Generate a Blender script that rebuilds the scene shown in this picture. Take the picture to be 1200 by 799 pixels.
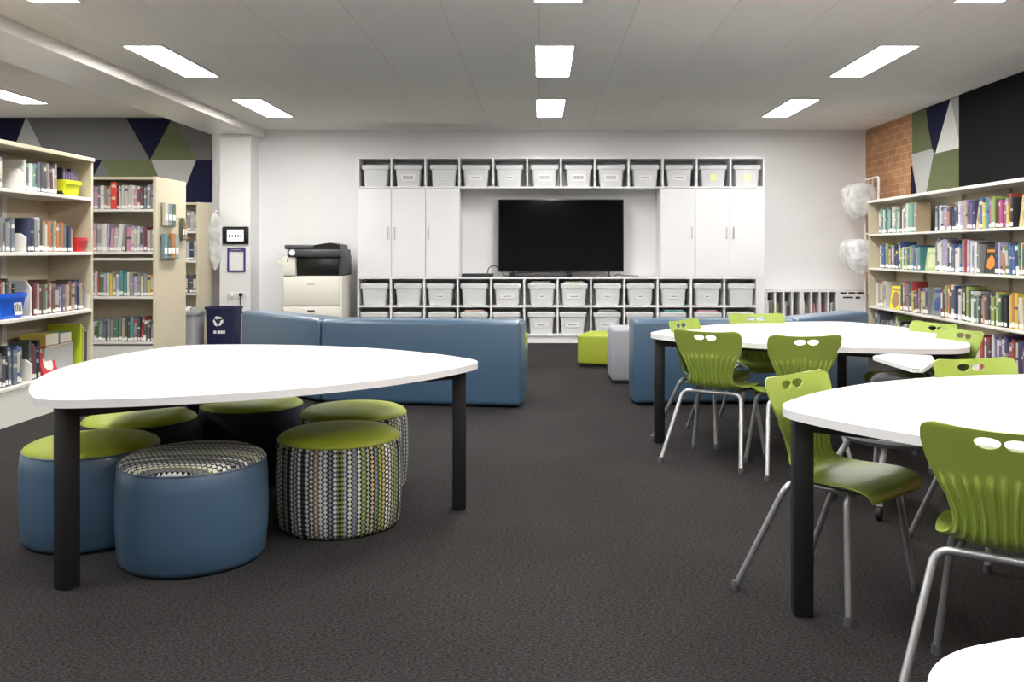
import bpy, bmesh, math, random
from mathutils import Vector, Matrix, Euler

for o in list(bpy.data.objects):
    bpy.data.objects.remove(o)
SC = bpy.context.scene
COL = SC.collection
PI = math.pi
rnd = random.Random(7)

# ------------------------------------------------------------------ camera, world, exposure
FPX, CX, CY, HC = 1050.0, 632.0, 293.0, 1.18
cam_d = bpy.data.cameras.new('camera')
cam = bpy.data.objects.new('camera', cam_d)
COL.objects.link(cam)
cam.location = (0, 0, HC)
cam.rotation_euler = (PI / 2, 0, 0)
cam_d.sensor_width = 36.0
cam_d.lens = FPX / 1200 * 36
cam_d.shift_x = (600 - CX) / 1200
cam_d.shift_y = (CY - 399.5) / 1200
cam_d.clip_start = 0.05
SC.camera = cam
SC.view_settings.view_transform = 'Standard'
SC.view_settings.look = 'None'
SC.view_settings.gamma = 1
SC.view_settings.use_curve_mapping = False
SC.view_settings.exposure = 0.0
LAMP = 50.0
w = bpy.data.worlds.new('world')
SC.world = w
w.use_nodes = True
w.node_tree.nodes['Background'].inputs[0].default_value = (1, 1, 1, 1)
w.node_tree.nodes['Background'].inputs[1].default_value = 0.12


# ------------------------------------------------------------------ materials
def lin(c):
    return tuple(((v / 255) / 12.92 if v / 255 <= .04045 else ((v / 255 + .055) / 1.055) ** 2.4) for v in c) + (1,)


def mat(name, rgb, rough=.5, metal=0, coat=0, noise=None, bump=None, trans=0, emit=None, sheen=0, spec=.5):
    """noise=(scale, amount) varies the colour; bump=(scale, strength)"""
    m = bpy.data.materials.new(name)
    m.use_nodes = True
    nt = m.node_tree
    b = nt.nodes['Principled BSDF']
    b.inputs['Base Color'].default_value = lin(rgb)
    b.inputs['Roughness'].default_value = rough
    b.inputs['Metallic'].default_value = metal
    b.inputs['Coat Weight'].default_value = coat
    b.inputs['Transmission Weight'].default_value = trans
    b.inputs['Sheen Weight'].default_value = sheen
    b.inputs['Specular IOR Level'].default_value = spec
    if emit:
        b.inputs['Emission Color'].default_value = lin(emit[0])
        b.inputs['Emission Strength'].default_value = emit[1]
    if noise or bump:
        tc = nt.nodes.new('ShaderNodeTexCoord')
        if noise:
            n = nt.nodes.new('ShaderNodeTexNoise')
            n.inputs['Scale'].default_value = noise[0]
            n.inputs['Detail'].default_value = 4
            r = nt.nodes.new('ShaderNodeMapRange')
            r.inputs[1].default_value = .3
            r.inputs[2].default_value = .7
            r.inputs[3].default_value = 1 - noise[1]
            r.inputs[4].default_value = 1 + noise[1]
            mx = nt.nodes.new('ShaderNodeMix')
            mx.data_type = 'RGBA'
            mx.blend_type = 'MULTIPLY'
            mx.inputs[0].default_value = 1
            mx.inputs[6].default_value = lin(rgb)
            nt.links.new(tc.outputs['Object'], n.inputs['Vector'])
            nt.links.new(n.outputs['Fac'], r.inputs[0])
            nt.links.new(r.outputs[0], mx.inputs[7])
            nt.links.new(mx.outputs[2], b.inputs['Base Color'])
        if bump:
            n = nt.nodes.new('ShaderNodeTexNoise')
            n.inputs['Scale'].default_value = bump[0]
            n.inputs['Detail'].default_value = 3
            bp = nt.nodes.new('ShaderNodeBump')
            bp.inputs['Strength'].default_value = bump[1]
            bp.inputs['Distance'].default_value = .004
            nt.links.new(tc.outputs['Object'], n.inputs['Vector'])
            nt.links.new(n.outputs['Fac'], bp.inputs['Height'])
            nt.links.new(bp.outputs[0], b.inputs['Normal'])
    return m


def nmath(nt, op, a, b=None, c=None):
    n = nt.nodes.new('ShaderNodeMath')
    n.operation = op
    for i, v in enumerate((a, b, c)):
        if v is None:
            continue
        if isinstance(v, (int, float)):
            n.inputs[i].default_value = v
        else:
            nt.links.new(v, n.inputs[i])
    return n.outputs[0]


def carpet_mat():
    m = mat('charcoal_carpet', (56, 54, 55), rough=.95, spec=.15)
    nt = m.node_tree
    b = nt.nodes['Principled BSDF']
    tc = nt.nodes.new('ShaderNodeTexCoord')
    mp = nt.nodes.new('ShaderNodeMapping')
    mp.inputs['Scale'].default_value = (85, 190, 85)
    n = nt.nodes.new('ShaderNodeTexNoise')
    n.inputs['Scale'].default_value = 1.0
    n.inputs['Detail'].default_value = 3
    n.inputs['Roughness'].default_value = .7
    cr = nt.nodes.new('ShaderNodeValToRGB')
    cr.color_ramp.elements[0].position = .38
    cr.color_ramp.elements[0].color = lin((16, 15, 16))
    cr.color_ramp.elements[1].position = .68
    cr.color_ramp.elements[1].color = lin((66, 63, 64))
    n2 = nt.nodes.new('ShaderNodeTexNoise')
    n2.inputs['Scale'].default_value = 1.2
    n2.inputs['Detail'].default_value = 5
    r2 = nt.nodes.new('ShaderNodeMapRange')
    r2.inputs[1].default_value = .3
    r2.inputs[2].default_value = .7
    r2.inputs[3].default_value = .85
    r2.inputs[4].default_value = 1.15
    v = nt.nodes.new('ShaderNodeTexVoronoi')
    v.inputs['Scale'].default_value = 45
    fl = nmath(nt, 'LESS_THAN', v.outputs['Distance'], .075)
    mx = nt.nodes.new('ShaderNodeMix')
    mx.data_type = 'RGBA'
    mx.blend_type = 'MULTIPLY'
    mx.inputs[0].default_value = 1
    mx2 = nt.nodes.new('ShaderNodeMix')
    mx2.data_type = 'RGBA'
    mx2.inputs[7].default_value = lin((100, 98, 97))
    L = nt.links.new
    L(tc.outputs['Object'], mp.inputs[0])
    L(mp.outputs[0], n.inputs['Vector'])
    L(tc.outputs['Object'], n2.inputs['Vector'])
    L(tc.outputs['Object'], v.inputs['Vector'])
    L(n.outputs['Fac'], cr.inputs[0])
    L(n2.outputs['Fac'], r2.inputs[0])
    L(cr.outputs[0], mx.inputs[6])
    L(r2.outputs[0], mx.inputs[7])
    L(nmath(nt, 'MULTIPLY', fl, .6), mx2.inputs[0])
    L(mx.outputs[2], mx2.inputs[6])
    L(mx2.outputs[2], b.inputs['Base Color'])
    bp = nt.nodes.new('ShaderNodeBump')
    bp.inputs['Strength'].default_value = .6
    bp.inputs['Distance'].default_value = .006
    L(n.outputs['Fac'], bp.inputs['Height'])
    L(bp.outputs[0], b.inputs['Normal'])
    return m


def brick_mat(name, c1, c2, mortar, bw, rh, ms, axes, off=.5, loc=(0, 0), bump=.5, rough=.85, mix=0.0):
    """procedural brick/tile joints in the plane named by axes ('XY', 'YZ')"""
    m = mat(name, c1, rough=rough, spec=.3)
    nt = m.node_tree
    b = nt.nodes['Principled BSDF']
    tc = nt.nodes.new('ShaderNodeTexCoord')
    sp = nt.nodes.new('ShaderNodeSeparateXYZ')
    cb = nt.nodes.new('ShaderNodeCombineXYZ')
    L = nt.links.new
    L(tc.outputs['Object'], sp.inputs[0])
    L(nmath(nt, 'SUBTRACT', sp.outputs['XYZ'.index(axes[0])], loc[0]), cb.inputs[0])
    L(nmath(nt, 'SUBTRACT', sp.outputs['XYZ'.index(axes[1])], loc[1]), cb.inputs[1])
    t = nt.nodes.new('ShaderNodeTexBrick')
    t.offset = off
    t.inputs['Scale'].default_value = 1
    t.inputs['Color1'].default_value = lin(c1)
    t.inputs['Color2'].default_value = lin(c2)
    t.inputs['Mortar'].default_value = lin(mortar)
    t.inputs['Mortar Size'].default_value = ms
    t.inputs['Mortar Smooth'].default_value = .2
    t.inputs['Brick Width'].default_value = bw
    t.inputs['Row Height'].default_value = rh
    L(cb.outputs[0], t.inputs['Vector'])
    n = nt.nodes.new('ShaderNodeTexNoise')
    n.inputs['Scale'].default_value = 9
    n.inputs['Detail'].default_value = 5
    L(tc.outputs['Object'], n.inputs['Vector'])
    r = nt.nodes.new('ShaderNodeMapRange')
    r.inputs[1].default_value = .3
    r.inputs[2].default_value = .7
    r.inputs[3].default_value = 1 - mix
    r.inputs[4].default_value = 1 + mix
    L(n.outputs['Fac'], r.inputs[0])
    mx = nt.nodes.new('ShaderNodeMix')
    mx.data_type = 'RGBA'
    mx.blend_type = 'MULTIPLY'
    mx.inputs[0].default_value = 1
    L(t.outputs['Color'], mx.inputs[6])
    L(r.outputs[0], mx.inputs[7])
    L(mx.outputs[2], b.inputs['Base Color'])
    bp = nt.nodes.new('ShaderNodeBump')
    bp.inputs['Strength'].default_value = bump
    bp.inputs['Distance'].default_value = -.006
    L(t.outputs['Fac'], bp.inputs['Height'])
    L(bp.outputs[0], b.inputs['Normal'])
    return m


def weave_mat(name, grey_top=False):
    """woven upholstery: columns of small lozenges, in UV metres"""
    m = mat(name, (120, 120, 115), rough=.8, spec=.2)
    nt = m.node_tree
    b = nt.nodes['Principled BSDF']
    L = nt.links.new
    uv = nt.nodes.new('ShaderNodeUVMap')
    uv.uv_map = 'UVMap'
    sp = nt.nodes.new('ShaderNodeSeparateXYZ')
    L(uv.outputs[0], sp.inputs[0])
    cw, rh = .0196, .0188
    u = nmath(nt, 'DIVIDE', sp.outputs[0], cw)
    v = nmath(nt, 'DIVIDE', sp.outputs[1], rh)
    fu = nmath(nt, 'FLOOR', u)
    par = nmath(nt, 'MULTIPLY', nmath(nt, 'MODULO', nmath(nt, 'ABSOLUTE', fu), 2), .5)
    v = nmath(nt, 'ADD', v, par)
    du = nmath(nt, 'ABSOLUTE', nmath(nt, 'SUBTRACT', nmath(nt, 'FRACT', u), .5))
    dv = nmath(nt, 'ABSOLUTE', nmath(nt, 'SUBTRACT', nmath(nt, 'FRACT', v), .5))
    d = nmath(nt, 'ADD', nmath(nt, 'MULTIPLY', du, 1.0), nmath(nt, 'MULTIPLY', dv, 1.0))
    loz = nmath(nt, 'LESS_THAN', d, .5)
    wn = nt.nodes.new('ShaderNodeTexWhiteNoise')
    wn.noise_dimensions = '1D'
    L(fu, wn.inputs['W'])
    ramp = nt.nodes.new('ShaderNodeValToRGB')
    ramp.color_ramp.interpolation = 'CONSTANT'
    els = [(0, (196, 200, 190)), (.3, (30, 32, 36)), (.42, (165, 170, 160)), (.6, (150, 165, 60)), (.7, (120, 130, 145)), (.8, (225, 225, 218)), (.93, (186, 170, 130))]
    if grey_top:
        els = [(0, (205, 205, 200)), (.45, (150, 152, 150)), (.6, (225, 225, 220)), (.8, (120, 120, 122)), (.93, (170, 175, 150))]
    e = ramp.color_ramp.elements
    e[0].position, e[0].color = 0, lin(els[0][1])
    e[1].position, e[1].color = els[1][0], lin(els[1][1])
    for p, c in els[2:]:
        q = e.new(p)
        q.color = lin(c)
    L(wn.outputs['Value'], ramp.inputs[0])
    wn2 = nt.nodes.new('ShaderNodeTexWhiteNoise')
    wn2.noise_dimensions = '1D'
    L(nmath(nt, 'ADD', fu, 91.3), wn2.inputs['W'])
    bg = nt.nodes.new('ShaderNodeValToRGB')
    bg.color_ramp.interpolation = 'CONSTANT'
    g = bg.color_ramp.elements
    g[0].position, g[0].color = 0, lin((52, 54, 56))
    g[1].position, g[1].color = .4, lin((24, 25, 28))
    for p, c in ((.62, (92, 94, 92)), (.82, (70, 74, 98)), (.92, (120, 130, 50))):
        q = g.new(p)
        q.color = lin(c)
    L(wn2.outputs['Value'], bg.inputs[0])
    mx = nt.nodes.new('ShaderNodeMix')
    mx.data_type = 'RGBA'
    L(loz, mx.inputs[0])
    L(bg.outputs[0], mx.inputs[6])
    L(ramp.outputs[0], mx.inputs[7])
    L(mx.outputs[2], b.inputs['Base Color'])
    return m


def clear_mat():
    """crumpled clear film: mostly see-through, whitish where it creases"""
    m = mat('clear_plastic', (244, 246, 248), .22)
    nt = m.node_tree
    b = nt.nodes['Principled BSDF']
    tc = nt.nodes.new('ShaderNodeTexCoord')
    n = nt.nodes.new('ShaderNodeTexNoise')
    n.inputs['Scale'].default_value = 7
    n.inputs['Detail'].default_value = 6
    nt.links.new(tc.outputs['Object'], n.inputs['Vector'])
    r = nt.nodes.new('ShaderNodeMapRange')
    r.inputs[1].default_value = .35
    r.inputs[2].default_value = .68
    r.inputs[3].default_value = .35
    r.inputs[4].default_value = .75
    nt.links.new(n.outputs['Fac'], r.inputs[0])
    nt.links.new(r.outputs[0], b.inputs['Alpha'])
    bp = nt.nodes.new('ShaderNodeBump')
    bp.inputs['Strength'].default_value = .35
    bp.inputs['Distance'].default_value = .02
    nt.links.new(n.outputs['Fac'], bp.inputs['Height'])
    nt.links.new(bp.outputs[0], b.inputs['Normal'])
    return m


M = dict(
    wall=mat('white_wall_paint', (238, 238, 240), .6, noise=(3, .015)),
    ceil=brick_mat('ceiling_tiles', (240, 238, 235), (236, 234, 231), (222, 220, 217), .635, 1.225, .005, 'XY', off=0, loc=(.0, .73), bump=.3, mix=.01),
    ceil2=brick_mat('side_ceiling_tiles', (238, 233, 225), (234, 229, 221), (220, 215, 207), .635, 1.225, .005, 'XY', off=0, loc=(.1, .5), bump=.3, mix=.01),
    beam=mat('beam_paint', (236, 233, 228), .28),
    carpet=carpet_mat(),
    brick=brick_mat('orange_brick', (188, 140, 102), (168, 122, 88), (196, 160, 128), .24, .086, .007, 'YZ', bump=.8, mix=.16),
    white=mat('white_melamine', (232, 232, 235), .4),
    shelfwhite=mat('white_shelf', (226, 224, 218), .4),
    beige=mat('beige_laminate', (206, 196, 172), .5, noise=(2, .02)),
    top=mat('white_tabletop', (234, 234, 237), .3, coat=.2),
    edge=mat('white_table_edging', (232, 233, 236), .35),
    black=mat('black_powdercoat', (24, 25, 29), .45),
    blue=mat('blue_vinyl', (63, 91, 117), .38, bump=(350, .1), spec=.8, coat=.25),
    navy=mat('navy_fabric', (36, 44, 62), .8, bump=(350, .15)),
    lime=mat('lime_vinyl', (152, 164, 48), .55, bump=(350, .12)),
    grey=mat('grey_vinyl', (150, 150, 158), .6, bump=(350, .12)),
    base=mat('dark_base', (26, 26, 30), .7),
    weave=weave_mat('woven_stripe'),
    weavetop=weave_mat('woven_grey', True),
    chair=mat('lime_chair_plastic', (148, 168, 74), .4),
    steel=mat('silver_tube', (176, 178, 182), .38, metal=.7),
    cap=mat('grey_foot_plastic', (80, 82, 86), .6),
    chrome=mat('brushed_handle', (190, 192, 195), .3, metal=.9),
    tub=mat('milky_tub_plastic', (222, 224, 226), .35, trans=.12),
    lid=mat('milky_lid_plastic', (228, 229, 231), .4, trans=.08),
    card=mat('white_card', (240, 240, 240), .6),
    ink=mat('dark_print', (40, 40, 44), .7),
    screen=mat('black_screen', (3, 3, 4), .1, spec=.22),
    bezel=mat('black_gloss_plastic', (14, 14, 16), .3),
    dkgrey=mat('dark_grey_plastic', (62, 63, 68), .45),
    mdgrey=mat('mid_grey_plastic', (116, 118, 124), .45),
    cream=mat('cream_plastic', (224, 221, 212), .45),
    lit=mat('lit_screen', (230, 235, 240), .3, emit=((225, 232, 245), 1.0)),
    purple=mat('purple_frame', (70, 62, 130), .4),
    bin=mat('navy_plastic', (28, 32, 72), .45),
    clear=clear_mat(),
    yellow=mat('yellow_plastic', (214, 218, 30), .4),
    red=mat('red_plastic', (206, 40, 50), .4),
    bluebin=mat('bright_blue_plastic', (24, 92, 214), .35),
    felt_grey=mat('grey_felt', (112, 112, 112), .95, spec=.1, bump=(200, .2)),
    felt_light=mat('light_grey_felt', (176, 177, 176), .95, spec=.1, bump=(200, .2)),
    felt_navy=mat('navy_felt', (34, 36, 60), .95, spec=.1, bump=(200, .2)),
    felt_olive=mat('olive_felt', (104, 110, 80), .95, spec=.1, bump=(200, .2)),
    felt_white=mat('pale_felt', (216, 217, 213), .95, spec=.1, bump=(200, .2)),
    felt_black=mat('black_felt', (30, 29, 30), .95, spec=.1, bump=(200, .2)),
    lamp=mat('lamp_diffuser', (250, 250, 250), .4, emit=((255, 252, 246), LAMP)),
    lampframe=mat('lamp_frame', (235, 235, 235), .4),
    page=mat('book_pages', (226, 218, 200), .8),
    sticker=mat('spine_sticker', (236, 236, 232), .6),
    trayplastic=mat('pale_grey_tray', (168, 170, 176), .5),
)


# ------------------------------------------------------------------ mesh helpers
def new_obj(name, me, parent=None):
    o = bpy.data.objects.new(name, me)
    COL.objects.link(o)
    if parent is not None:
        o.parent = parent
    return o


def finish(bm, name, mats, smooth=True, ang=35):
    me = bpy.data.meshes.new(name)
    bmesh.ops.recalc_face_normals(bm, faces=bm.faces[:])
    bm.to_mesh(me)
    bm.free()
    for m_ in (mats if isinstance(mats, (list, tuple)) else [mats]):
        me.materials.append(m_)
    if smooth:
        me.polygons.foreach_set('use_smooth', [True] * len(me.polygons))
        me.set_sharp_from_angle(angle=math.radians(ang))
    return me


def obj(name, bm, mats, parent=None, smooth=True, ang=35, loc=None, rot=None):
    o = new_obj(name, finish(bm, name, mats, smooth, ang), parent)
    if loc is not None:
        o.location = loc
    if rot is not None:
        o.rotation_euler = rot
    return o


def box(x0, x1, y0, y1, z0, z1, bev=0, seg=2, bm=None, mi=0):
    b = bmesh.new()
    bmesh.ops.create_cube(b, size=1)
    for v in b.verts:
        v.co = Vector(((x0 + x1) / 2 + v.co.x * (x1 - x0), (y0 + y1) / 2 + v.co.y * (y1 - y0), (z0 + z1) / 2 + v.co.z * (z1 - z0)))
    if bev > 0:
        bmesh.ops.bevel(b, geom=b.edges[:], offset=bev, segments=seg, profile=.5, affect='EDGES')
    for f in b.faces:
        f.material_index = mi
    return merge(b, bm)


def merge(b, bm):
    if bm is None:
        return b
    me = bpy.data.meshes.new('tmp')
    b.to_mesh(me)
    b.free()
    bm.from_mesh(me)
    bpy.data.meshes.remove(me)
    return bm


def prism(poly, z0, z1, bev=0, seg=2, bm=None, mi=0, M4=None):
    """vertical extrusion of an (x,y) polygon"""
    b = bmesh.new()
    lo = [b.verts.new((x, y, z0)) for x, y in poly]
    hi = [b.verts.new((x, y, z1)) for x, y in poly]
    n = len(poly)
    b.faces.new(lo[::-1])
    b.faces.new(hi)
    for i in range(n):
        b.faces.new((lo[i], lo[(i + 1) % n], hi[(i + 1) % n], hi[i]))
    if bev > 0:
        ed = [e for e in b.edges if abs(e.verts[0].co.z - e.verts[1].co.z) < 1e-6]
        bmesh.ops.bevel(b, geom=ed, offset=bev, segments=seg, profile=.5, affect='EDGES')
    for f in b.faces:
        f.material_index = mi
    if M4 is not None:
        b.transform(M4)
    return merge(b, bm)


def lathe(prof, n=48, bm=None, mi=0, uv=False):
    """revolve (r,z) profile about z; closed with end fans where r=0"""
    b = bmesh.new()
    lay = b.loops.layers.uv.new('UVMap') if uv else None
    rings = []
    for r, z in prof:
        if r < 1e-6:
            rings.append([b.verts.new((0, 0, z))])
        else:
            rings.append([b.verts.new((r * math.cos(2 * PI * i / n), r * math.sin(2 * PI * i / n), z)) for i in range(n)])
    R = max(r for r, z in prof)
    for A, B in zip(rings, rings[1:]):
        for i in range(n):
            j = (i + 1) % n
            if len(A) == 1 and len(B) == 1:
                continue
            if len(A) == 1:
                f = b.faces.new((A[0], B[j], B[i]))
            elif len(B) == 1:
                f = b.faces.new((A[i], A[j], B[0]))
            else:
                f = b.faces.new((A[i], A[j], B[j], B[i]))
            f.material_index = mi
            if uv:
                for l in f.loops:
                    co = l.vert.co
                    a = math.atan2(co.y, co.x) % (2 * PI)
                    if i == n - 1 and a < .01:
                        a = 2 * PI
                    l[lay].uv = (a * R, co.z) if uv == 'side' else (co.x, co.y)
    return merge(b, bm)


def fillet(pts, r, k=6):
    P = [Vector(p) for p in pts]
    out = [P[0]]
    for i in range(1, len(P) - 1):
        a, c, d = P[i - 1], P[i], P[i + 1]
        u, v = (a - c), (d - c)
        rr = min(r, u.length * .48, v.length * .48)
        s, e = c + u.normalized() * rr, c + v.normalized() * rr
        for t in range(k + 1):
            q = t / k
            out.append(s * (1 - q) ** 2 + c * 2 * q * (1 - q) + e * q * q)
    out.append(P[-1])
    return out


def tube(pts, r, n=10, bm=None, fil=0, mi=0):
    P = fillet(pts, fil) if fil else [Vector(p) for p in pts]
    b = bmesh.new()
    t = (P[1] - P[0]).normalized()
    up = Vector((0, 0, 1)) if abs(t.z) < .9 else Vector((1, 0, 0))
    x = t.cross(up).normalized()
    rings = []
    for i, p in enumerate(P):
        if i == 0:
            t = (P[1] - P[0]).normalized()
        elif i == len(P) - 1:
            t = (P[-1] - P[-2]).normalized()
        else:
            t = ((P[i + 1] - p).normalized() + (p - P[i - 1]).normalized()).normalized()
        x = (x - t * x.dot(t)).normalized()
        y = t.cross(x)
        rings.append([b.verts.new(p + x * r * math.cos(2 * PI * k / n) + y * r * math.sin(2 * PI * k / n)) for k in range(n)])
    for A, B in zip(rings, rings[1:]):
        for k in range(n):
            b.faces.new((A[k], A[(k + 1) % n], B[(k + 1) % n], B[k]))
    b.faces.new(rings[0][::-1])
    b.faces.new(rings[-1])
    for f in b.faces:
        f.material_index = mi
    return merge(b, bm)


def tag(o, label, cat, group=None, kind=None):
    o['label'] = label
    o['category'] = cat
    if group:
        o['group'] = group
    if kind:
        o['kind'] = kind
    return o


def thing(name, label, cat, loc=(0, 0, 0), rz=0, group=None):
    o = new_obj(name, None)
    o.empty_display_size = .1
    o.location = loc
    o.rotation_euler = (0, 0, rz)
    return tag(o, label, cat, group)


def struct(name, bm, m, smooth=False):
    o = obj(name, bm, m, smooth=smooth)
    o['kind'] = 'structure'
    return o


def dup(root, loc, rz, label, group=None):
    r = root.copy()
    COL.objects.link(r)
    r.location = loc
    r.rotation_euler = (0, 0, rz)
    r['label'] = label
    if group:
        r['group'] = group

    def rec(a, b):
        for ch in list(a.children):
            c = ch.copy()
            COL.objects.link(c)
            c.parent = b
            rec(ch, c)
    rec(root, r)
    return r


ONES = ['', 'first', 'second', 'third', 'fourth', 'fifth', 'sixth', 'seventh', 'eighth', 'ninth', 'tenth', 'eleventh', 'twelfth', 'thirteenth', 'fourteenth', 'fifteenth', 'sixteenth', 'seventeenth', 'eighteenth', 'nineteenth']


def ordw(n):
    if n < 20:
        return ONES[n]
    t, u = divmod(n, 10)
    if u == 0:
        return ['', '', 'twentieth', 'thirtieth', 'fortieth', 'fiftieth', 'sixtieth', 'seventieth'][t]
    return ['', '', 'twenty', 'thirty', 'forty', 'fifty', 'sixty', 'seventy'][t] + '-' + ONES[u]


# ------------------------------------------------------------------ the room
YB, XR, XL, YN, ZC, ZL = 11.8, 4.3, -7.6, -3.6, 2.76, 2.92
struct('floor', box(XL, XR, YN, YB, -.1, 0), M['carpet'])
struct('wall_back', box(XL - .1, XR + .1, YB, YB + .1, 0, 3.1), M['wall'])
struct('wall_front', box(XL - .1, XR + .1, YN - .1, YN, 0, 3.1), M['wall'])
struct('wall_left', box(XL - .1, XL, YN, YB, 0, 3.1), M['wall'])
struct('wall_right', box(XR, XR + .12, YN, YB, 0, 3.1), M['brick'])
struct('ceiling', box(-3.62, XR, YN, YB, ZC, ZC + .3), M['ceil'])
struct('ceiling_side', box(XL, -4.2, YN, YB, ZL, ZL + .14), M['ceil2'])
struct('beam', box(-4.2, -3.62, YN, YB, 2.66, 3.06), M['beam'])
struct('column', box(-4.08, -3.69, 11.44, YB, 0, 2.66), M['wall'])
struct('trim_1', box(-3.62, XR, YB - .03, YB, ZC - .03, ZC), M['wall'])
struct('baseboard_back', box(-3.69, XR, YB - .015, YB, 0, .09), M['white'])

# ceiling lights, recessed panels
lk = 0
lamp0 = None
ROWS = [(-.45, 'behind the camera'), (2.0, 'overhead'), (4.45, 'at the top edge of the view'), (6.87, 'in the second row from the far wall'), (9.32, 'in the row beside the far wall')]


def ceiling_light(x, y, z, label, grp):
    global lamp0
    if lamp0 is None:
        t = thing('ceiling_light', label, 'ceiling light', (x, y, z), 0, grp)
        b = bmesh.new()
        for a in ((-.16, -.145, 0, 1.23), (.145, .16, 0, 1.23), (-.145, .145, 0, .015), (-.145, .145, 1.215, 1.23)):
            box(a[0], a[1], a[2], a[3], -.016, .0, bm=b)
        obj('light_frame', b, M['lampframe'], t, smooth=False)
        obj('diffuser', box(-.145, .145, .015, 1.215, -.01, 0), M['lamp'], t, smooth=False)
        lamp0 = t
        return t
    return dup(lamp0, (x, y, z), 0, label, grp)


for y, wh in ROWS:
    for x, side in ((-3.05, 'nearest the white beam'), (.12, 'over the middle aisle'), (2.77, 'nearest the brick wall')):
        ceiling_light(x, y, ZC, 'white ceiling panel light %s, %s' % (side, wh), 'ceiling panel lights')
for y, wh in ((9.35, 'in front of the triangle mural'), (5.6, 'outside the bookcase bay'), (1.6, 'far from the mural')):
    ceiling_light(-5.95, y, ZL, 'white panel light beyond the beam, %s' % wh, 'ceiling panel lights')


# felt murals: triangles on the walls
def felt(parent, pts3, nrm, m, name='felt_triangle'):
    b = bmesh.new()
    n = Vector(nrm)
    A = [b.verts.new(Vector(p)) for p in pts3]
    B = [b.verts.new(Vector(p) + n * .012) for p in pts3]
    b.faces.new(A)
    b.faces.new(B)
    for i in range(len(A)):
        b.faces.new((A[i], A[(i + 1) % len(A)], B[(i + 1) % len(A)], B[i]))
    return obj(name, b, m, parent, smooth=False)


mu = thing('felt_mural', 'grey, navy and olive felt triangle mural on the far wall above the beige bookcases', 'wall mural', (-6, YB - .002, 1.7))


def lw(cx, cy):   # crop coords -> wall point
    px, py = cx / 2.663, 120 + cy / 2.663
    Y = YB - .012
    return ((px - CX) / FPX * Y + 6, -.012, HC + (CY - py) / FPX * Y - 1.7)


def lfelt(pts, key):
    felt(mu, [lw(*p) for p in pts], (0, .001 / .012 * 0 + 1, 0), M[key])


ZT = 45
lfelt([(-150, ZT), (82, ZT), (30, 180), (-150, 180)], 'felt_navy')
lfelt([(82, ZT), (150, 180), (30, 180)], 'felt_light')
lfelt([(82, ZT), (392, ZT), (468, 180), (150, 180)], 'felt_grey')
lfelt([(392, ZT), (540, ZT), (468, 180)], 'felt_navy')
lfelt([(540, ZT), (612, 180), (468, 180)], 'felt_olive')
lfelt([(540, ZT), (661, ZT), (661, 180), (612, 180)], 'felt_grey')
lfelt([(612, 180), (661, 180), (661, 312), (560, 312)], 'felt_navy')
lfelt([(472, 180), (612, 180), (560, 312), (530, 312)], 'felt_light')
lfelt([(318, 180), (472, 180), (530, 312), (380, 312)], 'felt_olive')
lfelt([(318, 180), (380, 312), (250, 312)], 'felt_grey')
lfelt([(200, 180), (318, 180), (250, 312)], 'felt_navy')

mr = thing('felt_mural', 'olive, navy and pale felt triangles on the brick wall above the long bookcase', 'wall mural', (XR, 9.8, 1.7))


def rw(px, py):
    X = XR - .014
    Y = X * FPX / (px - CX)
    return (-.014, Y - 9.8, HC + (CY - py) / FPX * Y - 1.7)


def rwz(px, z):   # by column and height
    X = XR - .014
    Y = X * FPX / (px - CX)
    return (-.014, Y - 9.8, z - 1.7)


def rfelt(pts, key):
    felt(mr, pts, (1, 0, 0), M[key])


ZR, ZB = ZC - .002, 1.5
rfelt([rwz(1069, ZR), rwz(1085, ZR), rw(1087, 145), rw(1092.5, 174), rw(1069, 180)], 'felt_olive')
rfelt([rwz(1085, ZR), rwz(1114, ZR), rw(1096, 180), rw(1092.5, 174), rw(1087, 145)], 'felt_navy')
rfelt([rwz(1114, ZR), rw(1125.5, 173), rw(1096, 180)], 'felt_white')
rfelt([rwz(1114, ZR), rwz(1129, ZR), rw(1126.5, 150), rw(1125.5, 173)], 'felt_light')
rfelt([rw(1068, 181), rw(1092.5, 174), rw(1094, 180), rwz(1079, ZB)], 'felt_light')
rfelt([rw(1067.5, 195), rwz(1079, ZB), rwz(1066, ZB)], 'felt_navy')
rfelt([rw(1094, 180), rw(1096, 180), rw(1125.5, 173), rwz(1124.5, ZB), rwz(1079, ZB)], 'felt_olive')
bp_ = thing('wall_panel', 'large plain black felt panel high on the brick wall above the bookcase', 'wall panel', (XR, 6, 1.776))
obj('panel', box(-.03, 0, -2.4, 3.12, 0, ZC - 1.778), M['felt_black'], bp_, smooth=False)
for yy in (-1.02, .36, 1.74):
    obj('joint_strip', box(-.0325, -.03, yy - .002, yy + .002, 0, ZC - 1.778), M['black'], bp_, smooth=False)

# ------------------------------------------------------------------ storage wall with the television
YF = 11.37
SX0, SX1, NC = -2.31, 2.86, 12
PW = (SX1 - SX0) / NC


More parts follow.
